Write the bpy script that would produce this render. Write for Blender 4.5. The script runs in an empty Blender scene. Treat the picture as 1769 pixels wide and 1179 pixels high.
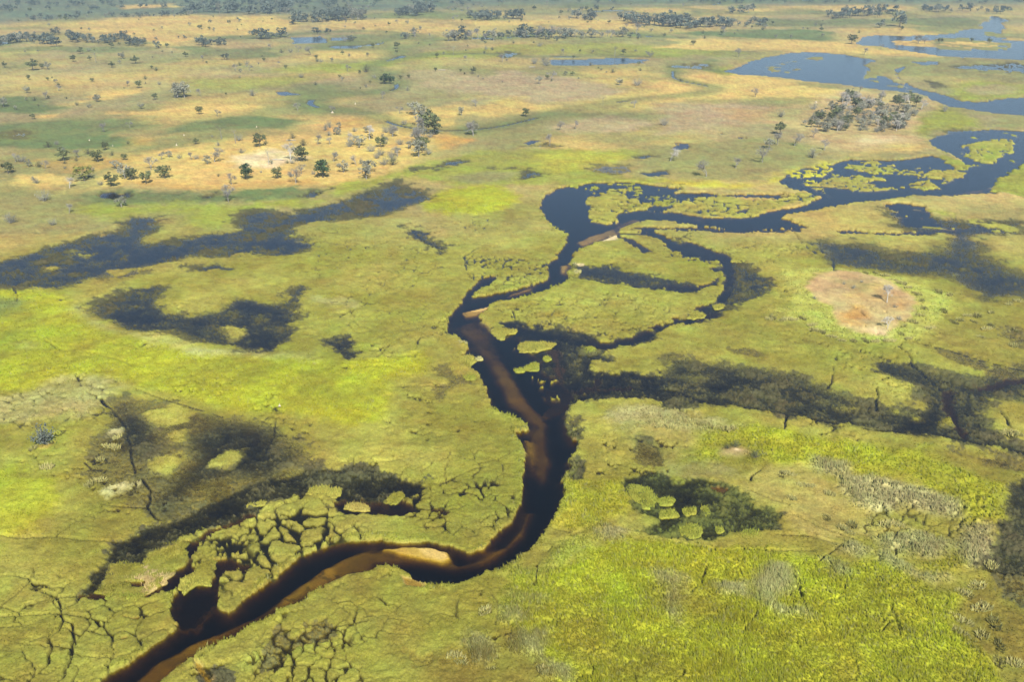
import bpy, math, random
import numpy as np
from mathutils import Vector

# ------------------------------------------------------------------ camera, sky, sun, exposure
SC = bpy.context.scene
W_PX, H_PX, FOC = 1769.0, 1179.0, 1720.0        # photograph size and focal length in its pixels
CAM_H, HORIZON = 150.0, -140.0                  # flying height (m), pixel row of the horizon
PITCH = math.atan((H_PX / 2 - HORIZON) / FOC)
cam_d = bpy.data.cameras.new('camera'); cam = bpy.data.objects.new('camera', cam_d)
SC.collection.objects.link(cam); SC.camera = cam
cam_d.sensor_width = 36.0; cam_d.lens = 36.0 * FOC / W_PX
cam_d.clip_start = 1.0; cam_d.clip_end = 120000.0
cam.location = (0, 0, CAM_H); cam.rotation_euler = (math.pi / 2 - PITCH, 0, 0)

SUN_EL, SHADOW_AZ = math.radians(42), math.radians(-13)    # shadows run away from the viewer, a little to the left
world = bpy.data.worlds.new('World'); SC.world = world; world.use_nodes = True
wn = world.node_tree; bg = wn.nodes['Background']
sky = wn.nodes.new('ShaderNodeTexSky'); sky.sky_type = 'NISHITA'; sky.sun_disc = False
sky.sun_elevation = SUN_EL; sky.sun_rotation = math.pi + SHADOW_AZ
sky.air_density = 1.0; sky.dust_density = 0.0; sky.ozone_density = 3.2
wn.links.new(sky.outputs['Color'], bg.inputs['Color']); bg.inputs['Strength'].default_value = 0.06
sun_d = bpy.data.lights.new('sun', 'SUN'); sun = bpy.data.objects.new('sun', sun_d)
SC.collection.objects.link(sun)
sun_d.energy = 5.0; sun_d.angle = math.radians(0.5); sun_d.color = (1.0, 0.95, 0.86)
ldir = Vector((math.sin(SHADOW_AZ) * math.cos(SUN_EL), math.cos(SHADOW_AZ) * math.cos(SUN_EL), -math.sin(SUN_EL)))
sun.rotation_euler = ldir.to_track_quat('-Z', 'Y').to_euler()
sun.location = (0, -200, 400)
SC.view_settings.view_transform = 'Standard'; SC.view_settings.look = 'None'
SC.view_settings.gamma = 1.0; SC.view_settings.use_curve_mapping = False
SC.view_settings.exposure = 1.16
SC.render.engine = 'CYCLES'
cy = SC.cycles
cy.max_bounces = 6; cy.diffuse_bounces = 2; cy.glossy_bounces = 2; cy.transmission_bounces = 2
cy.volume_bounces = 0; cy.transparent_max_bounces = 8
cy.use_denoising = True
try: cy.denoiser = 'OPENIMAGEDENOISE'
except Exception: pass
ALB = 0.56                                       # share of a photograph colour that is albedo at this exposure

# ------------------------------------------------------------------ helpers
rng = np.random.default_rng(7); random.seed(7)
COL = SC.collection
def lin(c):
    c = np.asarray(c, float) / 255.0
    return np.where(c <= 0.04045, c / 12.92, ((c + 0.055) / 1.055) ** 2.4)
def alb(c): return lin(c) * ALB
CP, SP = math.cos(PITCH), math.sin(PITCH)
def ground(u, v, z=0.0):
    """the spot on the plain seen at photograph pixel (u, v)"""
    u = np.asarray(u, float); v = np.asarray(v, float)
    x = (u - W_PX / 2) / FOC; y = -(v - H_PX / 2) / FOC
    dy = CP + y * SP; dz = -SP + y * CP
    t = (z - CAM_H) / dz
    return x * t, dy * t
def depth_of(X, Y): return Y * CP + CAM_H * SP
CROPS = {'P': (0, 0, 1.0), 'A': (0, 0, 2.947), 'B': (580, 0, 2.947), 'C': (1169, 0, 2.947), 'D': (0, 390, 2.947), 'E': (580, 390, 2.947),
         'F': (1169, 390, 2.947), 'G': (0, 779, 2.947), 'H': (580, 779, 2.947), 'I': (1169, 779, 2.947), 'L': (0, 200, 4.717), 'M': (365, 200, 4.717)}
def tr(crop, s):
    """trace -> plain coordinates in metres (n,2)"""
    x0, y0, k = CROPS[crop]
    p = np.array([[float(a) for a in q.split(',')] for q in s.split()])
    X, Y = ground(x0 + p[:, 0] / k, y0 + p[:, 1] / k)
    return np.stack([X, Y], 1)
def hash2(ix, iy, seed):
    h = (ix.astype(np.int64) * 374761393 + iy.astype(np.int64) * 668265263 + seed * 1442695041) & 0xffffffff
    h = ((h ^ (h >> 13)) * 1274126177) & 0xffffffff
    h = ((h ^ (h >> 16)) * 2246822519) & 0xffffffff
    return ((h ^ (h >> 15)) & 0xffffff) / float(0xffffff)
def vnoise(x, y, seed=0):
    ix = np.floor(x); iy = np.floor(y); fx = x - ix; fy = y - iy
    fx = fx * fx * (3 - 2 * fx); fy = fy * fy * (3 - 2 * fy)
    a = hash2(ix, iy, seed); b = hash2(ix + 1, iy, seed); c = hash2(ix, iy + 1, seed); d = hash2(ix + 1, iy + 1, seed)
    return (a + (b - a) * fx) * (1 - fy) + (c + (d - c) * fx) * fy
def fbm(x, y, s, octv=3, seed=0):
    """-1..1 noise of feature size s metres"""
    r = np.zeros_like(x); amp = 1.0; tot = 0.0; k = 1.0 / s
    for o in range(octv):
        r += amp * (vnoise(x * k + 17.3 * o, y * k - 9.1 * o, seed + o) * 2 - 1); tot += amp; amp *= 0.55; k *= 2.03
    return r / tot * 1.6
def worley(x, y, s, seed=0):
    """distance in metres to the nearest cell border of an irregular cell pattern"""
    x = x / s; y = y / s; ix = np.floor(x); iy = np.floor(y)
    d1 = np.full(x.shape, 9.0); d2 = np.full(x.shape, 9.0)
    for dx in (-1, 0, 1):
        for dy in (-1, 0, 1):
            cx = ix + dx; cyy = iy + dy
            d = np.hypot(cx + 0.08 + 0.84 * hash2(cx, cyy, seed) - x, cyy + 0.08 + 0.84 * hash2(cx, cyy, seed + 5) - y)
            d2 = np.minimum(d2, np.maximum(d, d1)); d1 = np.minimum(d1, d)
    return (d2 - d1) * s * 0.5
def sdf(P, poly):
    """signed distance to a closed outline, inside positive"""
    x, y = P[:, 0], P[:, 1]; n = len(poly); best = np.full(len(P), 1e18); ins = np.zeros(len(P), bool)
    for i in range(n):
        a = poly[i]; b = poly[(i + 1) % n]; e = b - a; L = e @ e + 1e-12
        t = np.clip(((x - a[0]) * e[0] + (y - a[1]) * e[1]) / L, 0, 1)
        best = np.minimum(best, (x - a[0] - t * e[0]) ** 2 + (y - a[1] - t * e[1]) ** 2)
        if a[1] != b[1]:
            c = ((a[1] > y) != (b[1] > y)) & (x < e[0] * (y - a[1]) / (b[1] - a[1]) + a[0]); ins ^= c
    d = np.sqrt(best); return np.where(ins, d, -d)
def sdist_line(P, line):
    x, y = P[:, 0], P[:, 1]; best = np.full(len(P), 1e18)
    for i in range(len(line) - 1):
        a = line[i]; b = line[i + 1]; e = b - a; L = e @ e + 1e-12
        t = np.clip(((x - a[0]) * e[0] + (y - a[1]) * e[1]) / L, 0, 1)
        best = np.minimum(best, (x - a[0] - t * e[0]) ** 2 + (y - a[1] - t * e[1]) ** 2)
    return np.sqrt(best)
def sstep(a, b, x):
    t = np.clip((x - a) / (b - a), 0, 1); return t * t * (3 - 2 * t)

def mesh_from(name, verts, faces, col=None, smooth=False):
    """numpy mesh; faces an (n,3) or (n,4) array; col (nverts,3) stored as the point colour 'Col'"""
    me = bpy.data.meshes.new(name); verts = np.asarray(verts, np.float32); faces = np.asarray(faces, np.int32)
    k = faces.shape[1]
    me.vertices.add(len(verts)); me.vertices.foreach_set('co', verts.ravel())
    me.loops.add(faces.size); me.loops.foreach_set('vertex_index', faces.ravel())
    me.polygons.add(len(faces)); me.polygons.foreach_set('loop_start', np.arange(0, faces.size, k, dtype=np.int32))
    me.polygons.foreach_set('loop_total', np.full(len(faces), k, np.int32))
    me.polygons.foreach_set('use_smooth', np.full(len(faces), smooth, bool))
    if col is not None:
        at = me.attributes.new('Col', 'FLOAT_COLOR', 'POINT')
        at.data.foreach_set('color', np.concatenate([col, np.ones((len(col), 1))], 1).astype(np.float32).ravel())
    me.update(); me.validate()
    return me
def link(name, me, mat=None, parent=None):
    o = bpy.data.objects.new(name, me); COL.objects.link(o)
    if mat is not None and me is not None and not me.materials: me.materials.append(mat)
    if parent is not None: o.parent = parent
    return o
def tag(o, label=None, cat=None, group=None, kind=None):
    if label: o['label'] = label
    if cat: o['category'] = cat
    if group: o['group'] = group
    if kind: o['kind'] = kind
    return o

# ------------------------------------------------------------------ materials
def new_mat(name):
    m = bpy.data.materials.new(name); m.use_nodes = True; nt = m.node_tree; nt.nodes.clear()
    out = nt.nodes.new('ShaderNodeOutputMaterial'); return m, nt, out
def N(nt, t, **kw):
    n = nt.nodes.new(t)
    for k, v in kw.items():
        if isinstance(k, str) and hasattr(n, k): setattr(n, k, v)
    return n
def noise_node(nt, vec, scale, detail=3.0, rough=0.6):
    n = nt.nodes.new('ShaderNodeTexNoise'); n.inputs['Scale'].default_value = scale
    n.inputs['Detail'].default_value = detail; n.inputs['Roughness'].default_value = rough
    nt.links.new(vec, n.inputs['Vector']); return n.outputs['Fac']
def maprange(nt, val, a, b, c, d):
    n = nt.nodes.new('ShaderNodeMapRange')
    n.inputs[1].default_value, n.inputs[2].default_value, n.inputs[3].default_value, n.inputs[4].default_value = a, b, c, d
    nt.links.new(val, n.inputs[0]); return n.outputs[0]
def vmul(nt, col, val):
    n = nt.nodes.new('ShaderNodeVectorMath'); n.operation = 'SCALE'
    nt.links.new(col, n.inputs[0]); nt.links.new(val, n.inputs['Scale']); return n.outputs[0]
def fmul(nt, a, b):
    n = nt.nodes.new('ShaderNodeMath'); n.operation = 'MULTIPLY'; nt.links.new(a, n.inputs[0]); nt.links.new(b, n.inputs[1]); return n.outputs[0]

def land_material(name, bump=0.5):
    """plant cover: the colour of the cover comes with the mesh, fine mottling and relief from noise"""
    m, nt, out = new_mat(name)
    at = N(nt, 'ShaderNodeAttribute', attribute_name='Col'); geo = nt.nodes.new('ShaderNodeNewGeometry')
    pos = geo.outputs['Position']
    v = fmul(nt, maprange(nt, noise_node(nt, pos, 0.35, 4), 0.3, 0.7, 0.86, 1.14), maprange(nt, noise_node(nt, pos, 2.2, 3), 0.3, 0.7, 0.78, 1.22))
    c = vmul(nt, at.outputs['Color'], v)
    hue = nt.nodes.new('ShaderNodeMix'); hue.data_type = 'RGBA'; hue.blend_type = 'MULTIPLY'; hue.inputs[0].default_value = 1.0
    ramp = nt.nodes.new('ShaderNodeValToRGB'); ramp.color_ramp.elements[0].position = 0.3; ramp.color_ramp.elements[1].position = 0.7
    ramp.color_ramp.elements[0].color = (1.08, 0.97, 0.9, 1); ramp.color_ramp.elements[1].color = (0.95, 1.02, 1.0, 1)
    nt.links.new(noise_node(nt, pos, 0.09, 4), ramp.inputs['Fac'])
    nt.links.new(c, hue.inputs['A']); nt.links.new(ramp.outputs['Color'], hue.inputs['B'])
    b = nt.nodes.new('ShaderNodeBsdfPrincipled'); b.inputs['Roughness'].default_value = 0.95; b.inputs['Specular IOR Level'].default_value = 0.1
    nt.links.new(hue.outputs['Result'], b.inputs['Base Color'])
    bp = nt.nodes.new('ShaderNodeBump'); bp.inputs['Strength'].default_value = bump; bp.inputs['Distance'].default_value = 0.35
    nt.links.new(noise_node(nt, pos, 1.6, 5, 0.7), bp.inputs['Height']); nt.links.new(bp.outputs['Normal'], b.inputs['Normal'])
    nt.links.new(b.outputs['BSDF'], out.inputs['Surface']); return m
def plain_material(name, c, var=0.25, scale=1.0, rough=0.9, objvar=0.0):
    m, nt, out = new_mat(name)
    tc = nt.nodes.new('ShaderNodeTexCoord'); rgb = nt.nodes.new('ShaderNodeRGB'); rgb.outputs[0].default_value = (*c, 1)
    v = maprange(nt, noise_node(nt, tc.outputs['Object'], scale, 3), 0.3, 0.7, 1 - var, 1 + var)
    if objvar:
        oi = nt.nodes.new('ShaderNodeObjectInfo'); v = fmul(nt, v, maprange(nt, oi.outputs['Random'], 0, 1, 1 - objvar, 1 + objvar))
    b = nt.nodes.new('ShaderNodeBsdfPrincipled'); b.inputs['Roughness'].default_value = rough; b.inputs['Specular IOR Level'].default_value = 0.15
    nt.links.new(vmul(nt, rgb.outputs[0], v), b.inputs['Base Color']); nt.links.new(b.outputs['BSDF'], out.inputs['Surface']); return m
def blade_material(name):
    m, nt, out = new_mat(name)
    at = N(nt, 'ShaderNodeAttribute', attribute_name='Col')
    d = nt.nodes.new('ShaderNodeBsdfDiffuse'); t = nt.nodes.new('ShaderNodeBsdfTranslucent'); mx = nt.nodes.new('ShaderNodeMixShader')
    mx.inputs[0].default_value = 0.25
    nt.links.new(at.outputs['Color'], d.inputs['Color']); nt.links.new(at.outputs['Color'], t.inputs['Color'])
    nt.links.new(d.outputs[0], mx.inputs[1]); nt.links.new(t.outputs[0], mx.inputs[2]); nt.links.new(mx.outputs[0], out.inputs['Surface']); return m
M = {}
M['land'] = land_material('marsh_land'); M['mat'] = land_material('floating_mat_cover', 0.6); M['blade'] = blade_material('reed_blades')
M['leaf_dark'] = plain_material('evergreen_leaves', (0.035, 0.06, 0.022), 0.5, 1.3, 0.8, 0.25)
M['leaf_olive'] = plain_material('olive_leaves', (0.085, 0.098, 0.038), 0.45, 1.3, 0.8, 0.25)
M['leaf_yellow'] = plain_material('yellow_green_leaves', (0.13, 0.135, 0.03), 0.4, 1.3, 0.8, 0.1)
M['leaf_far'] = plain_material('woodland_leaves', (0.085, 0.102, 0.08), 0.45, 1.0, 0.85, 0.3)
M['leaf_grey'] = plain_material('grey_leaves', (0.18, 0.18, 0.13), 0.4, 1.3, 0.85, 0.25)
M['leaf_blue'] = plain_material('blue_grey_leaves', (0.085, 0.10, 0.085), 0.4, 1.5, 0.85)
M['bark'] = plain_material('bark', (0.10, 0.085, 0.065), 0.3, 2.0)
M['dead'] = plain_material('dead_wood', (0.20, 0.19, 0.17), 0.3, 2.0, 0.9, 0.2)
M['pale_wood'] = plain_material('bleached_wood', (0.36, 0.34, 0.30), 0.25, 2.0, 0.9, 0.15)
M['mound'] = plain_material('termite_clay', (0.34, 0.29, 0.21), 0.25, 2.0)

# water: clear tea-brown, a mirror at low angles
m, nt, out = new_mat('tea_brown_water'); M['water'] = m
geo = nt.nodes.new('ShaderNodeNewGeometry')
bp = nt.nodes.new('ShaderNodeBump'); bp.inputs['Strength'].default_value = 0.25; bp.inputs['Distance'].default_value = 0.2
nt.links.new(noise_node(nt, geo.outputs['Position'], 0.8, 3), bp.inputs['Height'])
fr = nt.nodes.new('ShaderNodeFresnel'); fr.inputs['IOR'].default_value = 1.29; nt.links.new(bp.outputs['Normal'], fr.inputs['Normal'])
gl = nt.nodes.new('ShaderNodeBsdfGlossy'); gl.inputs['Roughness'].default_value = 0.12; gl.inputs['Color'].default_value = (1, 1, 1, 1)
nt.links.new(bp.outputs['Normal'], gl.inputs['Normal'])
tp = nt.nodes.new('ShaderNodeBsdfTransparent'); mx = nt.nodes.new('ShaderNodeMixShader')
nt.links.new(fr.outputs[0], mx.inputs[0]); nt.links.new(tp.outputs[0], mx.inputs[1]); nt.links.new(gl.outputs[0], mx.inputs[2])
nt.links.new(mx.outputs[0], out.inputs['Surface'])
va = nt.nodes.new('ShaderNodeVolumeAbsorption'); va.inputs['Color'].default_value = (0.70, 0.645, 0.0, 1); va.inputs['Density'].default_value = 2.1
nt.links.new(va.outputs[0], out.inputs['Volume'])

# ------------------------------------------------------------------ the plain: one sheet, fine where the camera looks, coarse out to the horizon
az = np.concatenate([np.linspace(-math.pi, -0.74, 36)[:-1], np.linspace(-0.74, 0.74, 1180), np.linspace(0.74, math.pi, 36)[1:-1]])
rows_v = np.arange(1300, -46, -1.75)
rr = ground(np.full(len(rows_v), W_PX / 2), rows_v)[1]
rr = np.concatenate([[2, 25, 60, 90, 115, 130], rr, rr[-1] * np.geomspace(1.03, 40000 / rr[-1], 34)])
NA, NR = len(az), len(rr)
X = (rr[:, None] * np.sin(az)[None, :]).ravel(); Y = (rr[:, None] * np.cos(az)[None, :]).ravel()
P = np.stack([X, Y], 1); R = np.hypot(X, Y)
view = (np.abs(np.arctan2(X, Y)) < 0.735) & (R < 2600) & (R > 136)
near_n = fbm(X, Y, 6.0, 4, 11); far_n = fbm(X, Y, 45.0, 3, 23); big_n = fbm(X, Y, 130.0, 4, 31); fine_n = fbm(X, Y, 1.1, 2, 41); tiny_n = fbm(X, Y, 0.55, 2, 57)
mid_n = fbm(X, Y, 22.0, 3, 77)
kf = sstep(350, 1000, R)
edge = (near_n * (1 - kf) * 1.1 + (far_n * 2.0 + 0.5 * near_n) * kf + 0.35 * fine_n * (1 - kf))          # raggedness of borders
scale_e = np.clip(R / 300.0, 0.6, 4.0)
C = {k: alb(v) for k, v in dict(
    olive=(142, 139, 54), olive2=(166, 163, 74), olive3=(130, 127, 48), lime=(167, 171, 45), lime2=(153, 159, 62), yellow=(196, 188, 66), gold=(216, 187, 108), gold2=(204, 180, 104),
    tan=(178, 160, 118), orange=(198, 158, 84), green=(112, 127, 76), greyreed=(186, 184, 128), grass=(148, 146, 88), palesand=(228, 208, 160), pink=(196, 174, 118), brownol=(128, 116, 48),
    meadow=(168, 158, 82), ring=(176, 180, 84), farwood=(116, 128, 102), sand=(206, 176, 108), barsand=(255, 226, 160), mud=(62, 56, 36), silt=(60, 60, 42), bed=(130, 100, 56), alga=(84, 96, 44)).items()}
kbase = sstep(430, 640, R + 40 * far_n)[:, None]
w1 = np.clip(0.5 + 0.55 * mid_n + 0.25 * near_n, 0, 1)[:, None]
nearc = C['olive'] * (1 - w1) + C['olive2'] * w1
w0 = (sstep(340, 200, R + 60 * mid_n) * .45)[:, None]; nearc = nearc * (1 - w0) + C['olive3'] * w0  # nearest sod darkened in colour, standing in for lens vignetting in the foreground
w2 = np.clip(0.50 + 0.9 * big_n + 0.4 * far_n, 0, 1)[:, None]; w3 = np.clip(0.35 + 0.9 * fbm(X, Y, 90, 3, 91), 0, 1)[:, None]
farc = C['grass'] * (1 - w2) + C['gold2'] * w2; farc = farc * (1 - w3 * 0.5) + C['tan'] * w3 * 0.5
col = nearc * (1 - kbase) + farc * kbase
hgt = 0.32 + 0.35 * kbase[:, 0]                 # level of the sod above the water
wet = np.zeros(len(X))                          # share of the sod broken up by standing water
tuf = np.where(R < 520, 0.35, 0.0)              # height of the plants standing on it

def paint(poly, c=None, h=None, soft=1.0, amp=1.0, op=1.0, wetness=None, tuft=None, mix=False):
    """lay one patch of ground cover"""
    lo = poly.min(0); hi = poly.max(0); s0 = max(0.6, min(4.0, np.hypot(*poly.mean(0)) / 300))
    mg = (soft + amp * 2.0) * s0 * 1.5 + 2
    i = np.nonzero((X > lo[0] - mg) & (X < hi[0] + mg) & (Y > lo[1] - mg) & (Y < hi[1] + mg) & view)[0]
    if not len(i): return
    d = sdf(P[i], poly) + edge[i] * amp * scale_e[i]
    w = sstep(-soft, soft, d / scale_e[i]) * op
    if mix: w = w * np.clip(.95 + .42 * (mid_n[i] * (1 - kf[i]) + far_n[i] * kf[i]) + .22 * near_n[i], .55 + .3 * kf[i], 1)
    if c is not None:
        cc = C[c] if isinstance(c, str) else c
        vv = (1 + 0.10 * near_n[i] + 0.08 * mid_n[i])[:, None]
        col[i] = col[i] * (1 - w[:, None]) + cc * vv * w[:, None]
    if h is not None: hgt[i] = hgt[i] * (1 - w) + h * w
    if wetness is not None: wet[i] = wet[i] * (1 - w) + wetness * w
    if tuft is not None: tuf[i] = tuf[i] * (1 - w) + tuft * w
def carve(poly, depth=2.4, slope=0.35, amp=0.7, c='bed', soft=0.35, fringe=0):
    """open water: cut the bed below the water level"""
    lo = poly.min(0) - 12; hi = poly.max(0) + 12
    i = np.nonzero((X > lo[0]) & (X < hi[0]) & (Y > lo[1]) & (Y < hi[1]) & view)[0]
    if not len(i): return
    d = sdf(P[i], poly) + (edge[i] * amp + fine_n[i] * 0.25 * amp) * np.minimum(scale_e[i], 2.5)
    w = sstep(-soft, soft, d / scale_e[i])
    bed = -np.minimum(depth, 0.9 + np.maximum(d, 0) * slope * 1.6)
    if fringe:
        fz = sstep(-4.5, -.6, d) * sstep(1.0, -.2, d) * np.clip(.55 + .8 * near_n[i], 0, 1)
        tuf[i] = np.maximum(tuf[i], fz * fringe); col[i] = col[i] * (1 - .45 * fz[:, None]) + C['lime2'] * .45 * fz[:, None]
    hgt[i] = hgt[i] * (1 - w) + bed * w; wet[i] *= (1 - w); tuf[i] *= (1 - w)
    col[i] = col[i] * (1 - w[:, None]) + C[c] * w[:, None]
def trench(line, width, depth=0.85, op=1.0):
    lo = line.min(0) - 6; hi = line.max(0) + 6
    i = np.nonzero((X > lo[0]) & (X < hi[0]) & (Y > lo[1]) & (Y < hi[1]) & view)[0]
    if not len(i): return
    d = sdist_line(P[i] + 0.7 * np.stack([near_n[i], mid_n[i]], 1), line); wd = width * (1 + 0.5 * near_n[i])
    w = sstep(wd * 0.5 + 0.22, wd * 0.5 - 0.15, d) * op * np.clip(.75 + .7 * mid_n[i] + .4 * near_n[i], .1, 1)
    w = np.where(hgt[i] > -depth, w, 0)
    hgt[i] = hgt[i] * (1 - w) - depth * w; col[i] = col[i] * (1 - w[:, None]) + C['silt'] * w[:, None]; tuf[i] *= (1 - w)

# ---- dry country and far grassland
K = lambda kind, crop, s, **kw: LAND.append((kind, crop, s, kw))
LAND = []
K('farwood', 'P', '-300,-10 2000,-12 2000,6 1300,8 900,10 600,24 300,26 0,40 -300,44', soft=20)
K('gold', 'A', '0,140 500,100 1000,80 1460,90 1500,130 1400,170 1000,200 800,230 700,180 480,160 250,150')
K('gold', 'A', '600,30 900,15 930,35 650,45'); K('gold', 'A', '270,540 400,510 560,475 650,475 560,510 400,530'); K('gold', 'A', '190,590 280,590 260,620 190,615')
K('gold', 'A', '560,580 900,560 1300,535 1400,550 1100,580 700,600'); K('green', 'A', '-100,640 300,610 700,600 900,640 600,690 700,740 400,770 -100,740'); K('green', 'A', '-100,500 300,500 250,580 -100,570')
K('green', 'A', '900,620 1300,600 1500,620 1450,660 1100,680 800,690'); K('green', 'A', '-50,240 500,240 800,240 780,270 300,265 -50,270', op=.7); K('green', 'A', '950,240 1400,250 1420,290 1200,300 960,290', op=.8)
K('lime2', 'A', '1300,370 1450,330 1768,320 1850,330 1850,360 1600,370', op=.8); K('lime2', 'A', '930,400 1250,400 1500,390 1620,400 1500,450 1200,470 960,450', op=.6)
K('green', 'A', '1500,500 1650,490 1680,580 1520,590 1440,540', op=.7); K('tan', 'A', '1600,420 1850,400 1850,460 1700,470', op=.6)
K('gold', 'A', '500,900 700,800 1000,720 1300,700 1768,680 2000,600 2100,800 1900,940 1768,930 1400,950 1000,960 800,930 500,960 450,920')
K('gold', 'A', '60,900 300,880 340,940 200,980 80,960'); K('orange', 'A', '150,820 400,810 700,800 560,880 300,900 80,860', op=.7); K('orange', 'A', '620,930 1000,950 1500,930 1768,920 1768,950 1300,970 900,970', op=.6)
K('palesand', 'A', '1230,800 1400,770 1560,810 1400,860 1200,860'); K('gold', 'A', '200,900 330,890 330,930 230,950'); K('orange', 'A', '700,720 780,715 760,745 690,745', op=.6)
K('grass', 'A', '-100,940 200,980 400,1000 600,960 700,1000 600,1150 400,1200 -100,1200', op=.8)
K('green', 'A', '380,1010 600,985 900,990 1200,975 1600,960 1700,970 1560,1020 1200,1040 900,1050 600,1050 420,1040', tuft=.9)
K('lime2', 'A', '380,1050 520,1060 700,1060 900,1040 1200,1050 1600,1020 1768,960 1900,950 1768,1000 1600,1060 1400,1060 1200,1100 1200,1160 1000,1170 880,1090 700,1100 600,1130 500,1100 370,1075')
K('gold', 'B', '-100,640 230,580 400,560 700,500 560,700 500,780 300,860 -50,940'); K('orange', 'B', '480,700 620,690 720,720 600,770 470,780'); K('orange', 'B', '-60,640 200,600 200,640 -60,690', op=.6)
K('tan', 'B', '640,400 900,370 1200,400 1400,440 1480,460 1300,520 1050,530 900,490 700,470'); K('gold2', 'B', '740,520 900,500 1000,540 1300,530 1500,480 1768,450 1768,500 1560,560 1300,590 1000,570 800,610 720,580')
K('tan', 'B', '200,380 640,350 700,450 600,480 400,420', op=.7); K('gold', 'B', '-20,265 300,255 380,270 200,300 -20,310', op=.8)
K('lime2', 'B', '-100,330 300,300 600,260 900,230 1300,220 1600,230 1768,260 1768,290 1600,290 1300,280 1050,280 800,300 500,290 300,330 -100,360', op=.85)
K('gold', 'B', '600,120 800,105 1100,100 1500,105 1560,150 1300,150 1100,125 800,135'); K('gold', 'B', '-50,110 300,95 600,120 600,150 300,180 -50,140', op=.8); K('gold', 'B', '1200,45 1768,35 1900,30 1900,55 1500,65', op=.9)
K('green', 'B', '-20,70 500,60 900,90 880,105 400,95 -20,95', op=.7); K('green', 'B', '-20,180 300,170 560,180 560,220 300,200 -20,240', op=.7)
K('grass', 'B', '640,640 900,590 1150,600 1100,650 900,700 740,700'); K('tan', 'B', '1050,650 1300,590 1600,590 1640,640 1400,680 1200,690'); K('grass', 'B', '260,520 500,470 700,490 600,560 300,560', op=.6)
K('lime2', 'B', '640,790 720,770 1000,760 1300,780 1700,750 1800,760 1680,790 1400,830 1200,850 1400,890 1768,920 1900,930 1500,960 1150,950 900,940 600,950 340,900 280,930 200,960 -100,1000 0,950 300,880 500,820')
K('yellow', 'B', '1000,790 1300,785 1500,790 1400,850 1100,880 1030,850', op=.5); K('lime', 'B', '430,1040 500,990 650,955 800,960 930,1010 920,1060 800,1095 600,1095 500,1085', tuft=.8, mix=False, soft=2.5)
K('gold', 'C', '-100,390 250,370 500,395 700,430 860,470 800,500 600,500 300,500 -100,520'); K('tan', 'C', '-100,530 300,520 480,540 480,630 300,650 100,680 -100,690'); K('orange', 'C', '300,560 480,560 480,620 330,630', op=.4)
K('lime2', 'C', '180,360 280,320 500,280 530,290 350,320 270,355 230,375'); K('green', 'C', '20,340 150,300 230,310 170,360'); K('lime2', 'C', '-50,250 300,255 420,275 200,290 -50,285', op=.8)
K('gold', 'C', '-50,200 600,200 850,215 900,250 1300,270 1420,280 1300,290 900,270 600,255 300,265 -50,240'); K('gold', 'C', '-50,60 300,50 700,30 1000,30 1240,40 1100,60 800,60 300,70'); K('gold', 'C', '900,140 1180,140 1200,165 900,165', op=.7)
K('green', 'C', '-50,170 300,160 600,150 850,180 830,210 500,200 200,190'); K('green', 'C', '400,95 800,100 1500,90 1560,130 1400,140 1100,120 700,140 400,130', op=.8); K('grass', 'C', '930,340 1050,300 1500,300 1768,310 2000,330 2000,440 1768,430 1400,400 1100,400')
K('lime2', 'C', '1360,470 1420,420 1560,410 1768,430 1900,440 1900,480 1768,480 1600,500 1500,520 1400,490'); K('tan', 'C', '1450,450 1600,430 1768,440 1700,470 1550,480', op=.7)
K('lime2', 'C', '1170,640 1240,600 1420,545 1440,580 1560,610 1560,650 1400,660 1300,690 1260,700 1180,670'); K('grass', 'C', '1440,560 1768,590 1900,600 1900,670 1600,660 1560,610')
K('pink', 'C', '480,570 700,520 900,460 1250,470 1280,520 1180,600 1200,680 1280,720 1200,760 900,790 700,740 600,690'); K('grass', 'C', '450,570 560,560 700,540 640,600 500,600', op=.7)
K('grass', 'C', '-200,740 0,740 400,690 700,740 800,790 700,850 480,880 470,930 200,925 -200,910'); K('gold2', 'C', '820,800 1000,770 1270,740 1290,760 1200,790 1000,790'); K('palesand', 'C', '880,710 1080,690 1110,710 950,730', op=.6)
K('yellow', 'C', '480,940 490,890 600,870 720,860 720,820 780,820 770,860 640,870 540,890 520,940'); K('yellow', 'C', '-60,920 200,930 400,950 350,970 150,960 -60,950')
# ---- the marsh meadows, nearer
K('lime', 'D', '-200,320 100,330 300,340 380,420 420,480 560,540 800,570 950,610 1100,650 1300,670 1500,660 1700,690 1768,700 1980,690 2140,650 2210,680 2170,760 1980,800 1960,900 1940,1010 1830,1030 1768,1040 1650,1000 1500,960 1300,960 1100,940 900,870 700,820 500,770 300,780 150,850 -200,890', tuft=.8, amp=1.6)
K('green', 'D', '-60,370 60,380 140,410 60,470 -60,480', op=.8); K('olive3', 'D', '-60,560 200,600 300,660 100,680 -60,660', op=.35, soft=5); K('lime2', 'D', '1520,190 1650,170 1680,200 1580,220', op=.7)
K('greyreed', 'D', '-200,900 150,860 300,790 500,780 620,820 560,880 540,920 450,1000 200,1000 -200,1040', op=.5, tuft=.7); K('greyreed', 'D', '380,410 440,470 600,530 900,590 1100,650 1000,660 700,590 480,520', op=.45, tuft=.9)
K('greyreed', 'D', '1000,650 1200,640 1500,650 1640,690 1300,670 1100,665', op=.5); K('greyreed', 'D', '1590,380 1700,370 1800,380 1800,420 1660,420', op=.5); K('lime', 'G', '-100,130 80,80 150,120 300,150 300,300 200,400 50,430 -100,420', op=.8, tuft=.6)
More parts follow.
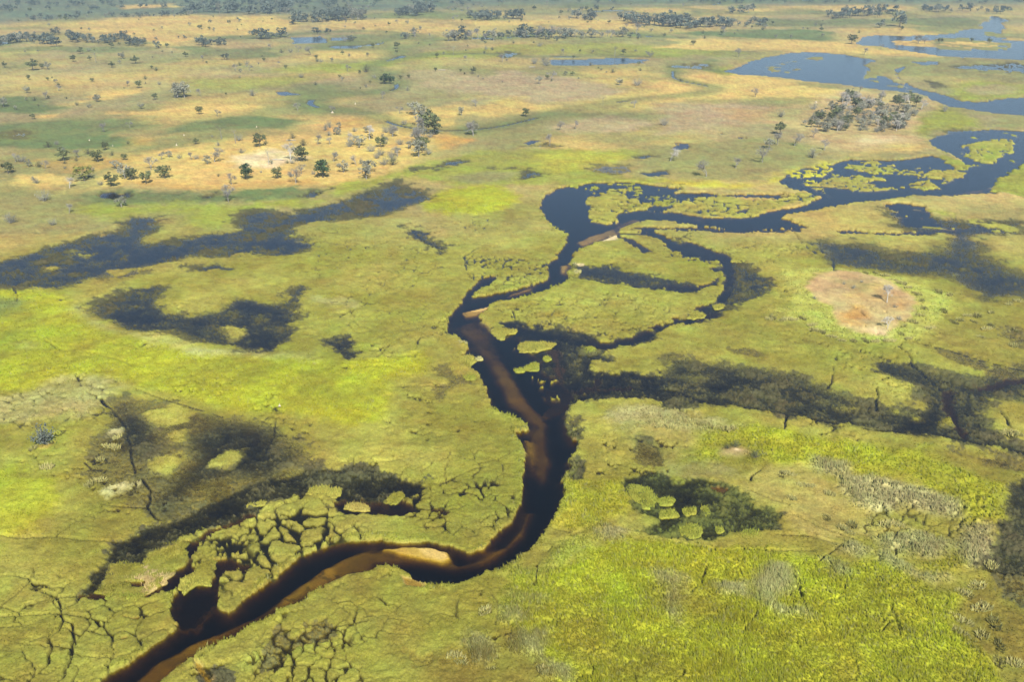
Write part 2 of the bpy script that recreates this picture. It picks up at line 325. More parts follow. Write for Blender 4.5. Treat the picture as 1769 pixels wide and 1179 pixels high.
K('lime2', 'G', '-60,480 40,480 30,560 -60,580', op=.7); K('lime2', 'D', '180,1000 350,960 420,1010 380,1100 300,1160 200,1180', op=.6); K('orange', 'D', '190,1125 280,1110 250,1140 200,1145', op=.7, amp=.4, soft=.5)
K('lime', 'P', '855,1085 870,1040 880,1010 895,995 960,1000 1000,965 1050,940 1110,935 1180,945 1300,950 1400,965 1430,970 1500,975 1600,1010 1650,1035 1655,1085 1700,1140 1720,1179 1760,1260 920,1260 950,1179 930,1140 880,1130 885,1090', tuft=1.15)
K('lime', 'I', '300,-20 900,-20 1290,0 1380,60 1560,150 1720,190 1660,300 1690,350 1560,370 1460,390 1440,300 1300,230 1100,140 900,130 700,50 540,40 430,40', tuft=1.1); K('lime', 'F', '100,1050 300,1020 560,1040 800,1110 1000,1150 1290,1179 1290,1230 100,1200', tuft=1.1)
K('lime', 'H', '1160,180 1300,150 1440,140 1500,240 1480,330 1400,350 1330,400 1200,430 1100,380 1130,310', tuft=1.2, op=.8); K('yellow', 'H', '1100,380 1180,270 1260,290 1240,350 1140,400', op=.5); K('lime2', 'H', '1180,560 1330,470 1400,400 1320,380 1150,480 1040,600 900,640 1000,680', op=.7, tuft=1.4)
K('greyreed', 'F', '-350,960 -200,920 60,960 200,1000 340,1030 200,1060 -100,1070 -300,1050', op=.6, tuft=1.3); K('olive3', 'H', '1240,0 1330,-80 1400,20 1350,100 1240,110', op=.5)
K('meadow', 'H', '1500,-120 1768,-100 1850,-60 1768,100 1600,60 1450,0', tuft=.3); K('meadow', 'I', '300,180 430,100 700,100 850,250 1000,330 1200,400 1100,460 900,460 800,480 600,400 540,300', tuft=.3); K('grass', 'I', '-100,60 200,60 300,100 250,160 60,150 -60,130', op=.8)
for s in ('700,50 880,90 870,130 720,130', '840,150 1000,150 1250,200 1440,280 1450,350 1300,330 1200,300 1000,320 880,280', '800,490 900,480 970,510 930,545 830,530', '1000,450 1200,430 1400,470 1420,500 1300,560 1050,520',
          '1450,400 1600,390 1610,560 1480,600 1420,500', '390,700 470,590 570,600 600,700 480,800 420,780', '750,560 870,590 860,640 790,650', '200,700 330,700 360,760 240,740', '500,820 660,830 670,860 520,850', '1040,530 1250,640 1380,650 1300,690 1180,640 1060,580'):
    K('greyreed', 'I', s, op=.85, tuft=2.1, amp=1.2)
for s in ('880,740 1100,750 1030,800 900,760', '890,950 1080,930 1050,1070 900,1040', '650,970 690,935 810,960 800,1040 760,1110 720,1090', '1650,650 1768,660 1740,900 1670,820', '1340,430 1450,420 1420,470', '820,800 960,780 950,860 840,880', '1040,1080 1200,1100 1180,1179 1080,1150'):
    K('greyreed', 'H', s, op=.75, tuft=2.0)
K('lime', 'I', '1250,580 1420,560 1440,630 1300,640 1200,620', op=.7, tuft=1.5); K('ring', 'F', '530,240 700,220 900,220 1150,270 1300,340 1400,350 1380,420 1280,540 1150,590 950,600 750,550 690,500 560,480 460,480 480,430 570,420 600,350 540,290', tuft=.9, op=1, mix=False, soft=2, amp=1.6)
K('pink', 'F', '690,260 780,240 900,240 1040,270 1110,310 1220,380 1215,430 1180,480 1080,540 1060,570 900,560 820,500 790,430 700,370 660,320', h=.9, tuft=.0, soft=1.2, amp=1.2); K('orange', 'F', '860,440 920,430 970,480 950,510 840,500', op=.9, tuft=0); K('orange', 'F', '1090,370 1200,400 1130,440', op=.7); K('gold2', 'F', '1000,300 1060,310 1000,390 880,380 870,340', op=.7)
K('grass', 'F', '820,280 980,290 960,350 860,320', op=.7); K('palesand', 'F', '970,545 1010,530 1065,545 1060,570 990,560', amp=.3, h=.9)
K('brownol', 'H', '820,880 900,900 1000,1080 1100,1150 1100,1230 600,1230 500,1120 480,1050 640,1000 800,1000', op=.7, soft=4, wetness=.12); K('brownol', 'I', '1500,650 1900,640 1900,1100 1600,1060 1480,980 1420,850 1500,760', op=.8, wetness=.25, soft=3)
K('brownol', 'I', '1290,0 1900,0 1900,160 1640,160 1560,150 1380,60', op=.6, soft=3, wetness=.3); K('lime2', 'H', '380,720 460,700 560,760 480,800 400,790', op=.5); K('pink', 'I', '250,5 300,0 350,20 300,35 240,25', amp=.3, h=.9)
K('alga', 'H', '1500,-60 1600,-60 1700,0 1650,60 1540,30', wetness=.45, op=.9); K('alga', 'I', '220,-20 330,-40 440,0 430,60 330,60 230,30', op=.5, tuft=.9); K('pink', 'I', '245,5 300,-5 355,15 300,35 240,25', amp=.3, h=.9, tuft=0); K('palesand', 'I', '280,3 310,3 330,12 300,16', amp=.2, soft=.6, h=1.0, tuft=0)
K('olive3', 'F', '480,440 800,600 1100,620 1200,700 900,720 500,620 300,640 100,560 300,400', op=.35, soft=6); K('brownol', 'F', '1100,240 1500,300 1540,380 1420,450 1400,560 1250,610 1768,760 1900,700 1900,300 1600,300', op=.5, soft=6, wetness=.15)
for kind, crop, s, kw in LAND:
    a = dict(soft=3.5, amp=2.6, mix='h' not in kw); a.update(kw); paint(tr(crop, s), kind, **a)

# ---- flooded sedge: dark shallow water broken by stems
WET = [
 ('P', '-60,455 0,452 60,435 130,415 205,400 208,385 225,378 270,373 290,372 275,385 285,395 262,405 250,420 330,410 405,400 412,370 440,365 500,370 560,355 620,335 680,310 700,318 740,330 745,342 700,360 660,375 560,385 520,390 500,410 560,425 500,440 420,440 330,445 250,460 190,470 100,500 0,500 -60,500', .84, 2.0),
 ('D', '440,400 600,350 680,310 800,310 840,340 800,400 850,450 960,460 1100,440 1200,380 1300,390 1420,400 1540,300 1550,340 1500,420 1520,450 1480,560 1400,640 1300,640 1180,620 1100,610 1000,590 850,540 640,530 560,490 460,440', .84, 2.0),
 ('D', '1660,590 1768,570 1800,590 1850,640 1768,680 1700,640', .85, 1.2), ('D', '960,210 1100,200 1200,220 1000,240', .7, 1.5), ('D', '460,270 700,220 780,240 600,280', .55, 1.5),
 ('P', '135,820 150,760 175,740 180,700 215,680 260,690 330,700 400,720 470,735 530,760 560,790 580,810 520,830 480,850 420,870 370,890 310,900 270,905 255,880 160,870 170,850', .56, 5.0),
 ('P', '190,760 215,700 250,720 285,780 300,815 270,830 230,800', .72, 4.0), ('P', '330,760 380,735 460,740 520,790 470,830 400,820 340,840 290,890 265,870 300,830 345,800', .72, 4.0),
 ('G', '415,755 455,650 535,555 595,475 740,400 850,375 980,330 1100,255 1250,195 1400,140 1560,95 1768,85 1850,90 2010,140 2160,165 2160,220 2080,235 1960,260 1940,340 1768,335 1680,285 1640,235 1560,225 1370,265 1330,305 1180,375 1050,405 1000,455 950,445 860,475 760,515 730,575 560,575 540,655 500,725', 1.05, 1.0),
 ('E', '850,500 930,490 1060,520 1200,540 1290,550 1330,580 1420,590 1520,560 1600,510 1680,480 1768,455 1768,490 1640,540 1600,580 1500,610 1380,630 1340,650 1400,690 1330,700 1330,740 1500,750 1768,780 1768,920 1650,900 1560,890 1400,885 1300,890 1190,920 1160,960 1230,1090 1240,1110 1200,1160 1100,1100 1000,880 860,600', 1.08, 1.0),
 ('E', '1190,200 1270,205 1400,215 1600,260 1768,290 1830,300 1830,335 1650,330 1450,300 1230,270 1200,240', .7, .8), ('E', '470,720 560,710 620,760 700,770 740,800 600,810 520,880 500,850 560,800', .6, 1.0), ('E', '340,0 420,20 480,80 570,110 560,140 440,100', .7, 1.0),
 ('F', '-20,80 60,70 140,110 280,160 350,190 420,240 490,300 440,350 330,400 200,470 60,505 -40,510 -40,480 60,450 180,400 240,350 250,300 230,220 150,170 -20,130', .88, 1.2),
 ('F', '-60,760 100,800 250,740 420,740 500,780 650,840 750,900 850,930 1000,950 1030,940 1200,970 1280,930 1220,800 1010,740 1010,700 1100,700 1200,760 1330,820 1480,840 1768,780 1900,770 1900,840 1640,850 1540,900 1530,950 1640,1100 1768,1120 1900,1150 1900,1210 1768,1179 1600,1130 1400,1090 1100,1060 700,1000 500,960 300,925 -60,920', .93, 2.0),
 ('F', '-60,650 200,700 420,740 600,760 900,880 1200,940 1000,965 600,870 200,780 -60,780', .78, 3.5), ('F', '1000,690 1250,720 1500,790 1768,700 1768,900 1580,880 1540,1000 1660,1120 1300,1050 1280,930 1180,800', .82, 3.5), ('F', '250,620 320,610 460,650 420,680 300,650', .6, 2.0), ('F', '560,580 660,590 640,610 560,600', .5, 1.5), ('F', '1640,560 1768,480 1900,500 1900,620 1768,640', .6, 2.0), ('F', '1250,610 1500,660 1768,740 1768,790 1600,760 1400,690', .5, 2.0),
 ('F', '700,90 900,85 1100,130 1300,130 1380,80 1400,40 1480,40 1540,90 1600,150 1700,220 1768,260 1900,260 1900,340 1640,370 1560,390 1520,330 1400,260 1100,240 900,210 800,200 740,140', .66, 4.0),
 ('I', '1900,100 1768,120 1660,250 1690,340 1620,420 1600,560 1540,600 1640,650 1660,720 1768,790 1900,800', .66, 2.0), ('I', '1400,0 1900,60 1900,140 1600,90', .55, 2.0), ('I', '1640,640 1768,650 1900,660 1900,780 1768,770 1680,710', .6, 1.5),
 ('P', '1075,825 1120,820 1170,832 1215,825 1245,835 1275,845 1295,870 1345,890 1340,915 1300,920 1260,930 1235,942 1180,935 1110,925 1130,900 1100,880', .84, .9), ('P', '1090,770 1110,765 1150,785 1145,805 1110,810 1092,795', .52, 1.5), ('P', '985,800 1000,790 1015,810 1005,830 985,825', .7, .8), ('P', '972,720 1000,725 1015,745 1000,770 975,760', .8, 1.0),
 ('B', '360,870 500,840 620,810 720,815 600,850 480,870', .8, 1.5), ('B', '720,855 800,850 980,870 1030,890 960,910 940,870', .7, 1.5), ('B', '880,745 1000,735 1100,745 900,760', .6, 1.0), ('C', '550,890 700,875 800,840 1000,830 1300,850 1500,880 1400,960 1000,980 800,970 600,960', .8, 2.0),
 ('C', '1150,390 1300,400 1400,420 1350,460 1250,450', .8, 2.0), ('C', '1420,325 1600,320 1768,325 1900,330 1900,375 1600,370 1480,355', .92, 2.0), ('C', '1280,690 1380,665 1500,670 1450,720 1330,720', .7, 2.0), ('C', '1060,1060 1250,1100 1500,1130 1768,1120 1768,1200 1300,1190 1100,1160', .7, 3.0),
 ('A', '510,1000 560,985 640,1000 570,1015', .8, 1.0), ('A', '1010,1000 1080,990 1130,1000 1050,1015', .7, 1.0), ('A', '1560,1005 1600,980 1680,965 1600,1010', .8, .8), ('A', '60,690 130,660 170,680 120,705', .6, 3.0), ('B', '830,270 900,265 930,280 860,292', .9, 2.0), ('C', '20,340 150,310 200,330 120,350', .6, 2.0),
 ('G', '1380,950 1420,920 1480,960 1560,900 1650,870 1690,950 1560,1000 1470,1080 1400,1130 1320,1110 1370,1040', .55, 1.0), ('G', '1040,1140 1110,1110 1180,1160 1200,1230 1040,1230', .85, .8), ('H', '370,1040 440,1060 500,1030 470,1090 420,1100', .35, 1.0), ('B', '1510,800 1600,785 1640,800 1560,820', .7, 1), ('B', '1320,840 1500,835 1520,880 1400,890 1300,870', .55, 2), ('B', '1540,885 1680,870 1730,890 1600,900', .7, 1)]
for crop, s, wv, sf in WET: paint(tr(crop, s), 'silt' if wv > .6 else 'brownol', h=.05, soft=sf * 1.5, amp=3.0, wetness=wv, tuft=.3, op=.95 if wv > .6 else .8)
paint(tr('P', '1075,825 1120,820 1170,832 1215,825 1245,835 1275,845 1295,870 1345,890 1340,915 1300,920 1260,930 1235,942 1180,935 1110,925 1130,900 1100,880'), 'alga', op=.45)
DRY = [('D', '1150,520 1250,530 1260,560 1180,580', 'olive2'), ('D', '100,600 150,600 190,620 150,645 105,630', 'olive2'), ('D', '370,135 440,130 440,155 380,160', 'olive2'), ('D', '230,210 310,208 300,230 220,228', 'olive2'), ('E', '100,605 160,600 190,625 150,645 105,635', 'lime2'),
       ('G', '1070,40 1150,0 1250,-10 1250,30 1160,85 1080,80', 'olive2'), ('G', '740,70 800,40 920,10 940,40 860,130 780,120', 'olive2'), ('G', '510,210 620,170 690,180 600,220 540,250', 'greyreed'), ('D', '740,960 900,925 990,950 940,1010 800,1020', 'olive2'), ('D', '560,1040 630,1040 620,1060 560,1065', 'greyreed'), ('D', '870,1050 940,1040 940,1100 880,1100', 'olive2'),
       ('F', '980,790 1060,770 1190,830 1150,870 1020,850', 'olive2'), ('F', '1340,970 1420,980 1420,1030 1350,1020', 'olive'), ('E', '1265,625 1300,618 1330,630 1300,650 1270,645', 'lime2'), ('B', '560,905 760,880 930,880 900,920 700,940', 'grass')]
for crop, s, c in DRY: paint(tr(crop, s), c, h=.35, soft=2.4, amp=1.6, wetness=0, tuft=.6)

# ---- open water
RIVER = ('P', '40,1320 140,1230 176,1173 217,1152 258,1122 292,1095 307,1084 299,1061 303,1030 326,1014 352,1018 378,1012 378,1036 373,1050 394,1060 431,1030 465,1010 492,986 519,962 556,949 597,938 631,937 658,935 692,940 743,937 784,945 811,955 838,950 851,928 879,905 902,871 906,830 907,799 909,780 892,750 916,745 914,733 896,724 851,707 838,672 828,648 817,638 806,625 799,614 814,600 777,575 775,556 784,536 797,526 800,515 825,485 858,476 848,492 818,505 816,514 838,512 872,505 923,492 946,483 943,458 960,446 977,420 980,405 960,395 935,370 929,353 943,336 970,324 1021,316 1089,314 1140,321 1180,327 1169,333 1220,332 1240,336 1305,336 1352,336 1350,344 1300,342 1240,340 1180,356 1140,366 1123,365 1180,368 1220,377 1281,377 1339,363 1390,355 1420,339 1370,326 1346,318 1358,300 1406,295 1440,282 1467,275 1508,277 1560,275 1610,268 1640,278 1671,288 1650,272 1627,261 1607,251 1603,242 1627,234 1678,227 1712,224 1850,228 1850,290 1768,300 1740,320 1719,334 1644,339 1576,339 1519,347 1474,351 1407,364 1359,371 1345,378 1380,386 1370,394 1339,397 1271,397 1203,390 1150,382 1100,382 1075,392 1066,405 1040,418 1021,423 1000,431 987,451 980,470 984,480 970,490 936,505 885,517 845,526 841,539 824,546 838,566 851,580 872,583 880,575 896,583 896,607 920,614 940,624 936,641 970,661 987,672 980,702 974,716 978,743 984,763 998,763 994,779 980,800 984,806 970,830 974,857 963,881 946,911 933,932 916,952 896,966 868,983 848,988 818,1001 787,1010 743,1013 716,1003 695,986 672,979 644,981 611,989 580,1000 574,1003 540,1023 523,1040 492,1050 472,1064 448,1078 431,1081 400,1105 380,1112 360,1118 339,1122 336,1139 305,1145 285,1169 262,1200 235,1250 170,1330')
carve(tr(*RIVER), 2.7, .34, .85, fringe=1.1)
LAKES = [('C', '265,360 330,325 450,290 560,270 700,268 850,275 1000,300 1030,310 940,330 1000,370 1090,400 1150,430 1110,395 1100,375 1110,352 1150,335 1185,335 1145,365 1145,395 1200,430 1270,460 1330,470 1380,492 1440,515 1560,520 1640,505 1768,497 1900,490 1900,600 1768,590 1600,575 1400,540 1280,500 1200,475 1100,465 900,440 700,415 500,395 350,380', 1.6),
 ('C', '910,215 940,190 1050,180 1200,185 1350,175 1480,150 1560,150 1570,110 1620,85 1680,100 1640,150 1680,200 1768,205 1900,205 1900,300 1768,300 1600,295 1450,295 1300,275 1140,250 1050,235 960,230', 1.6),
 ('C', '1230,315 1360,310 1350,330 1250,330', 1), ('A', '1480,192 1640,185 1650,215 1500,222', 1), ('A', '1700,190 1760,188 1760,205 1700,207', 1), ('A', '1390,468 1450,460 1570,480 1480,495 1410,490', 1), ('A', '1385,312 1450,310 1440,322 1390,322', .8),
 ('B', '1080,305 1200,300 1400,298 1590,302 1560,320 1300,333 1100,335', 1), ('B', '940,722 1000,708 1050,724 980,738', .8), ('C', '-30,742 40,732 50,760 -20,772', .8), ('C', '210,680 240,672 250,688 220,692', .8), ('C', '275,700 310,690 370,705 300,718', .6), ('B', '1740,730 1768,720 1800,740 1768,765', .8),
 ('C', '1060,1042 1130,1035 1230,1045 1310,1085 1290,1110 1330,1150 1240,1160 1150,1140 1100,1075', 1.5), ('C', '-300,1168 -200,1160 100,1155 300,1172 500,1172 640,1150 640,1175 500,1185 100,1180', 1.0), ('F', '820,22 1000,40 1200,38 1400,15 1500,20 1400,34 1150,48 850,40', 1.0), ('F', '370,-5 640,0 660,18 500,10 380,5', 1.0), ('C', '1540,665 1640,672 1768,680 1900,690 1900,712 1768,712 1650,700 1520,705', 1.2),
 ('E', '1560,20 1620,15 1680,60 1720,90 1800,130 1850,170 1830,185 1768,155 1700,110 1640,70 1570,50', 1.4), ('E', '1430,45 1500,70 1570,110 1600,130 1570,140 1500,90 1430,65', .8), ('F', '-30,100 60,75 150,115 280,165 285,250 270,310 240,350 235,340 255,290 240,220 200,190 100,150 -30,135', 1.3), ('F', '70,155 190,190 215,250 195,305 100,328 -40,318 -40,305 100,312 180,290 195,250 170,205', 1.2), ('F', '-40,490 60,480 150,460 200,430 210,440 150,480 40,510', 1.0), ('F', '60,440 160,405 185,380 185,400 120,430 70,450', 1.0),
 ('E', '1290,585 1420,595 1530,560 1620,505 1700,470 1768,455 1790,470 1680,500 1600,560 1480,600 1380,625 1300,620', 1.4), ('E', '1100,640 1130,620 1150,700 1180,740 1150,800 1110,760', .8), ('E', '1040,800 1200,825 1330,810 1330,770 1345,770 1345,825 1500,820 1500,832 1200,850 1180,920 1080,960', 1.3),
 ('G', '865,830 900,745 960,690 1110,680 1120,760 1060,800 1000,900 890,910', 2.0), ('G', '940,470 1010,450 1020,490 980,540 1000,600 1000,640 940,690 880,720 800,720 740,750 780,710 870,650 940,560', 1.6), ('G', '1090,560 1160,560 1270,590 1260,620 1150,620 1120,690 1060,700 1080,640', 1.4), ('G', '1650,255 1768,235 1850,260 1970,270 1960,335 1768,335', 1.5), ('G', '1000,450 1060,405 1180,375 1270,330 1270,350 1150,410 1040,450', .9), ('H', '260,270 340,255 420,300 380,320 250,345 160,340', 1.4), ('H', '480,290 560,295 600,330 560,335 480,305', .9), ('G', '650,680 720,665 770,660 720,700 660,700', .8), ('G', '580,975 620,950 660,945 640,975', .7), ('G', '620,850 700,840 720,860 660,880', .6), ('G', '410,745 470,730 560,745 540,765 440,760', .9),
 ('F', '1360,845 1400,850 1395,900 1440,1000 1475,1080 1450,1075 1410,1000 1370,920', 1.0), ('F', '1500,838 1600,822 1700,788 1768,775 1900,765 1900,790 1768,795 1680,815 1600,835', .9), ('A', '500,1005 560,990 620,998 560,1012', .8), ('P', '1235,843 1260,845 1250,853', .5)]
for crop, s, dpt in LAKES: carve(tr(crop, s), dpt, .3, 1.5)
def channel(crop, s, width, depth=1.3):
    trench(tr(crop, s), width, depth)
channel('P', '1062,404 1100,405 1140,411 1180,427 1215,444 1243,462 1257,480 1258,500 1247,516 1222,536 1188,551 1150,562 1115,580 1075,594 1035,599 1000,590', 4.0)
channel('E', '1195,262 1300,278 1450,300 1650,326 1768,336 1850,328', 1.6); channel('F', '20,318 100,325 185,300 212,255 195,205 120,165 40,140', 2.6)
# vegetated islets standing in the open water (rooted, part of the plain)
ISLETS = [('C', '680,940 780,900 870,895 940,930 1050,940 1020,970 860,965', 'meadow'), ('C', '900,860 960,845 1100,850 1230,872 1400,862 1480,880 1480,905 1380,920 1200,893 1000,897', 'olive2'), ('C', '1160,940 1280,915 1370,955 1260,975', 'olive2'), ('C', '1430,780 1450,740 1560,720 1690,710 1705,770 1620,830 1560,835 1480,800', 'olive2'),
 ('C', '1620,930 1680,880 1768,840 1900,820 1900,1010 1768,1010 1700,990 1600,970', 'lime2'), ('C', '1300,775 1400,800 1500,850 1480,870 1440,868 1380,835', 'lime2'), ('C', '1090,205 1200,200 1350,205 1500,200 1670,215 1600,240 1400,245 1250,240 1130,225', 'gold'), ('C', '1560,160 1768,175 1900,180 1900,215 1700,195 1580,180', 'grass'), ('C', '830,850 880,838 900,855 850,870', 'lime2'),
 ('B', '1255,1010 1300,985 1380,965 1480,960 1500,1000 1560,1030 1640,1040 1600,1070 1450,1090 1440,1140 1380,1150 1290,1130 1280,1060', 'olive2'), ('B', '1570,1040 1640,1010 1720,1015 1700,1040 1630,1055', 'lime2'), ('C', '-40,1030 100,1000 250,1000 330,1020 500,1030 620,990 740,990 690,1020 560,1050 480,1070 350,1110 250,1105 130,1100 -30,1075', 'olive2'), ('C', '760,985 800,990 820,998 770,1000', 'lime2')]
for crop, s, c in ISLETS: paint(tr(crop, s), c, h=.4, soft=.6, amp=1.3, wetness=.12, tuft=.5)
def reedy(crop, s, size, thr, c, seed):
    """reed patches scattered over open water"""
    poly = tr(crop, s); lo = poly.min(0); hi = poly.max(0); i = np.nonzero((X > lo[0]) & (X < hi[0]) & (Y > lo[1]) & (Y < hi[1]) & view)[0]
    if not len(i): return
    n = fbm(X[i], Y[i], size, 4, seed) + .3 * fbm(X[i], Y[i], size * .25, 2, seed + 7); w = sstep(thr, thr + .12, n) * sstep(0, size * .4, sdf(P[i], poly))
    hgt[i] = hgt[i] * (1 - w) + .3 * w; col[i] = col[i] * (1 - w[:, None]) + C[c] * w[:, None]; wet[i] = wet[i] * (1 - w) + .15 * w; tuf[i] = tuf[i] * (1 - w) + .4 * w
reedy('C', '540,900 700,860 800,825 1000,810 1300,790 1480,860 1500,900 1350,965 1000,985 700,985', 15, .05, 'olive2', 301); reedy('C', '1290,700 1500,660 1768,670 1768,720 1600,850 1480,860 1300,760', 18, .2, 'lime2', 303); reedy('C', '300,350 700,270 1000,300 1150,440 900,440 500,395', 50, .42, 'grass', 305)
reedy('C', '1200,150 1768,190 1768,300 1300,280', 50, .18, 'grass', 307); reedy('B', '1100,940 1500,925 1768,950 1768,1050 1500,1080', 12, .3, 'lime2', 309); reedy('C', '0,975 500,985 500,1010 0,1010', 10, .3, 'olive2', 311); reedy('C', '1050,1035 1400,1080 1768,1160 1768,1200 1100,1160', 14, .2, 'olive2', 313); reedy('C', '1540,830 1768,740 1768,960 1640,960', 18, .4, 'lime2', 317)
reedy('C', '940,330 1100,390 1300,480 1100,460 900,400', 30, .1, 'grass', 323); reedy('C', '1420,310 1900,310 1900,390 1450,370', 40, .05, 'grass', 325); reedy('C', '540,870 800,820 850,850 700,960 560,950', 12, -.05, 'yellow', 327)
reedy('E', '860,560 1000,640 1150,760 1180,900 1060,900 900,700', 7, .62, 'olive', 319); reedy('C', '1280,480 1768,500 1768,590 1400,540', 40, .45, 'grass', 321)
for crop, s in (('C', '130,1065 200,1070 160,1085'), ('C', '300,1080 370,1060 350,1085'), ('C', '1440,760 1480,745 1500,770 1460,790')): carve(tr(crop, s), .9)

# thin threads of water and wet green hollows winding over the far plain
th = np.abs(fbm(X, Y, 330.0, 3, 611)); low = sstep(.05, .5, fbm(X, Y, 500.0, 3, 621)); tz = view & (R > 620) & (R < 2300)
grn = sstep(.22, .04, th) * low * tz * .65; col = col * (1 - grn[:, None]) + C['green'] * grn[:, None]
wtr = sstep(.028, .012, th) * low * tz * (fbm(X, Y, 120.0, 2, 631) > .1); hgt = hgt * (1 - wtr) - .45 * wtr; col = col * (1 - wtr[:, None]) + C['silt'] * wtr[:, None]
# sand bars on the river bed
def bar(crop, s, h, c='sand', soft=1.2, amp=.5): paint(tr(crop, s), c, h=h * (.84 if h < -.4 else .68 if h < 0 else 1), soft=soft * (1.7 if h < -.5 else 1), amp=amp)
bar('G', '1900,480 1768,520 1650,580 1530,660 1420,740 1300,820 1000,950 800,1050 680,1150 560,1240 800,1180 1000,1020 1100,970 1300,850 1440,790 1600,700 1768,630 1900,600', -1.12, 'sand', 1.6)
bar('G', '1768,540 1650,600 1530,680 1450,740 1440,780 1560,710 1700,640 1768,610', -.72, 'sand', 1.2)
bar('H', '0,560 200,490 400,475 590,500 620,560 700,540 850,470 930,380 960,300 1010,290 960,420 880,500 760,570 600,590 400,560 200,560 0,630', -1.05, 'sand', 1.5)
bar('H', '230,495 400,480 500,490 570,510 590,545 540,570 450,550 350,530', -.3, 'barsand', 1.2); bar('H', '400,492 480,492 560,515 575,545 530,555 450,530', -.12, 'barsand', .9)
bar('E', '700,470 760,510 820,590 860,680 900,760 960,860 1030,940 1080,1010 1080,1100 1100,1200 1090,1280 1050,1300 1000,1250 990,1179 980,1070 1010,1010 940,960 850,870 810,770 740,650 650,560 600,510 660,480', -1.2, 'sand', 1.5)
bar('E', '760,640 840,690 900,770 960,880 1040,960 1060,1000 980,980 900,890 850,800 810,740', -1.0, 'sand', 1.5); bar('E', '960,1080 1010,1100 1020,1179 1000,1230 975,1179', -.6, 'sand', .8)
bar('E', '640,440 770,415 770,435 720,455 660,470', -.25, 'sand', .6); bar('E', '690,435 775,412 775,425 720,440', .12, 'sand', .4, .2); bar('E', '870,350 1010,305 1000,325 880,360', -.45); bar('E', '1140,200 1190,190 1170,250 1140,240', -.3)
bar('E', '1215,80 1300,45 1420,5 1440,40 1340,80 1250,105', -.4); bar('E', '1345,80 1430,45 1437,75 1360,85', .15, 'palesand', .4, .2); bar('B', '1400,1150 1500,1110 1600,1110 1500,1140 1420,1179', -.55); bar('E', '1205,195 1265,197 1260,207 1210,205', .15, 'palesand', .3, .2)
bar('C', '1330,985 1500,960 1600,950 1560,980 1400,995', -.6); bar('G', '985,1065 1040,1120 1090,1179 1060,1200 1010,1120', -.5); bar('C', '40,1098 130,1110 160,1125 80,1115', -.5); bar('E', '440,40 1010,300 1000,301', -.5) if False else None
bar('H', '330,640 400,655 470,690 440,700 360,690', -.3, 'sand', .7)

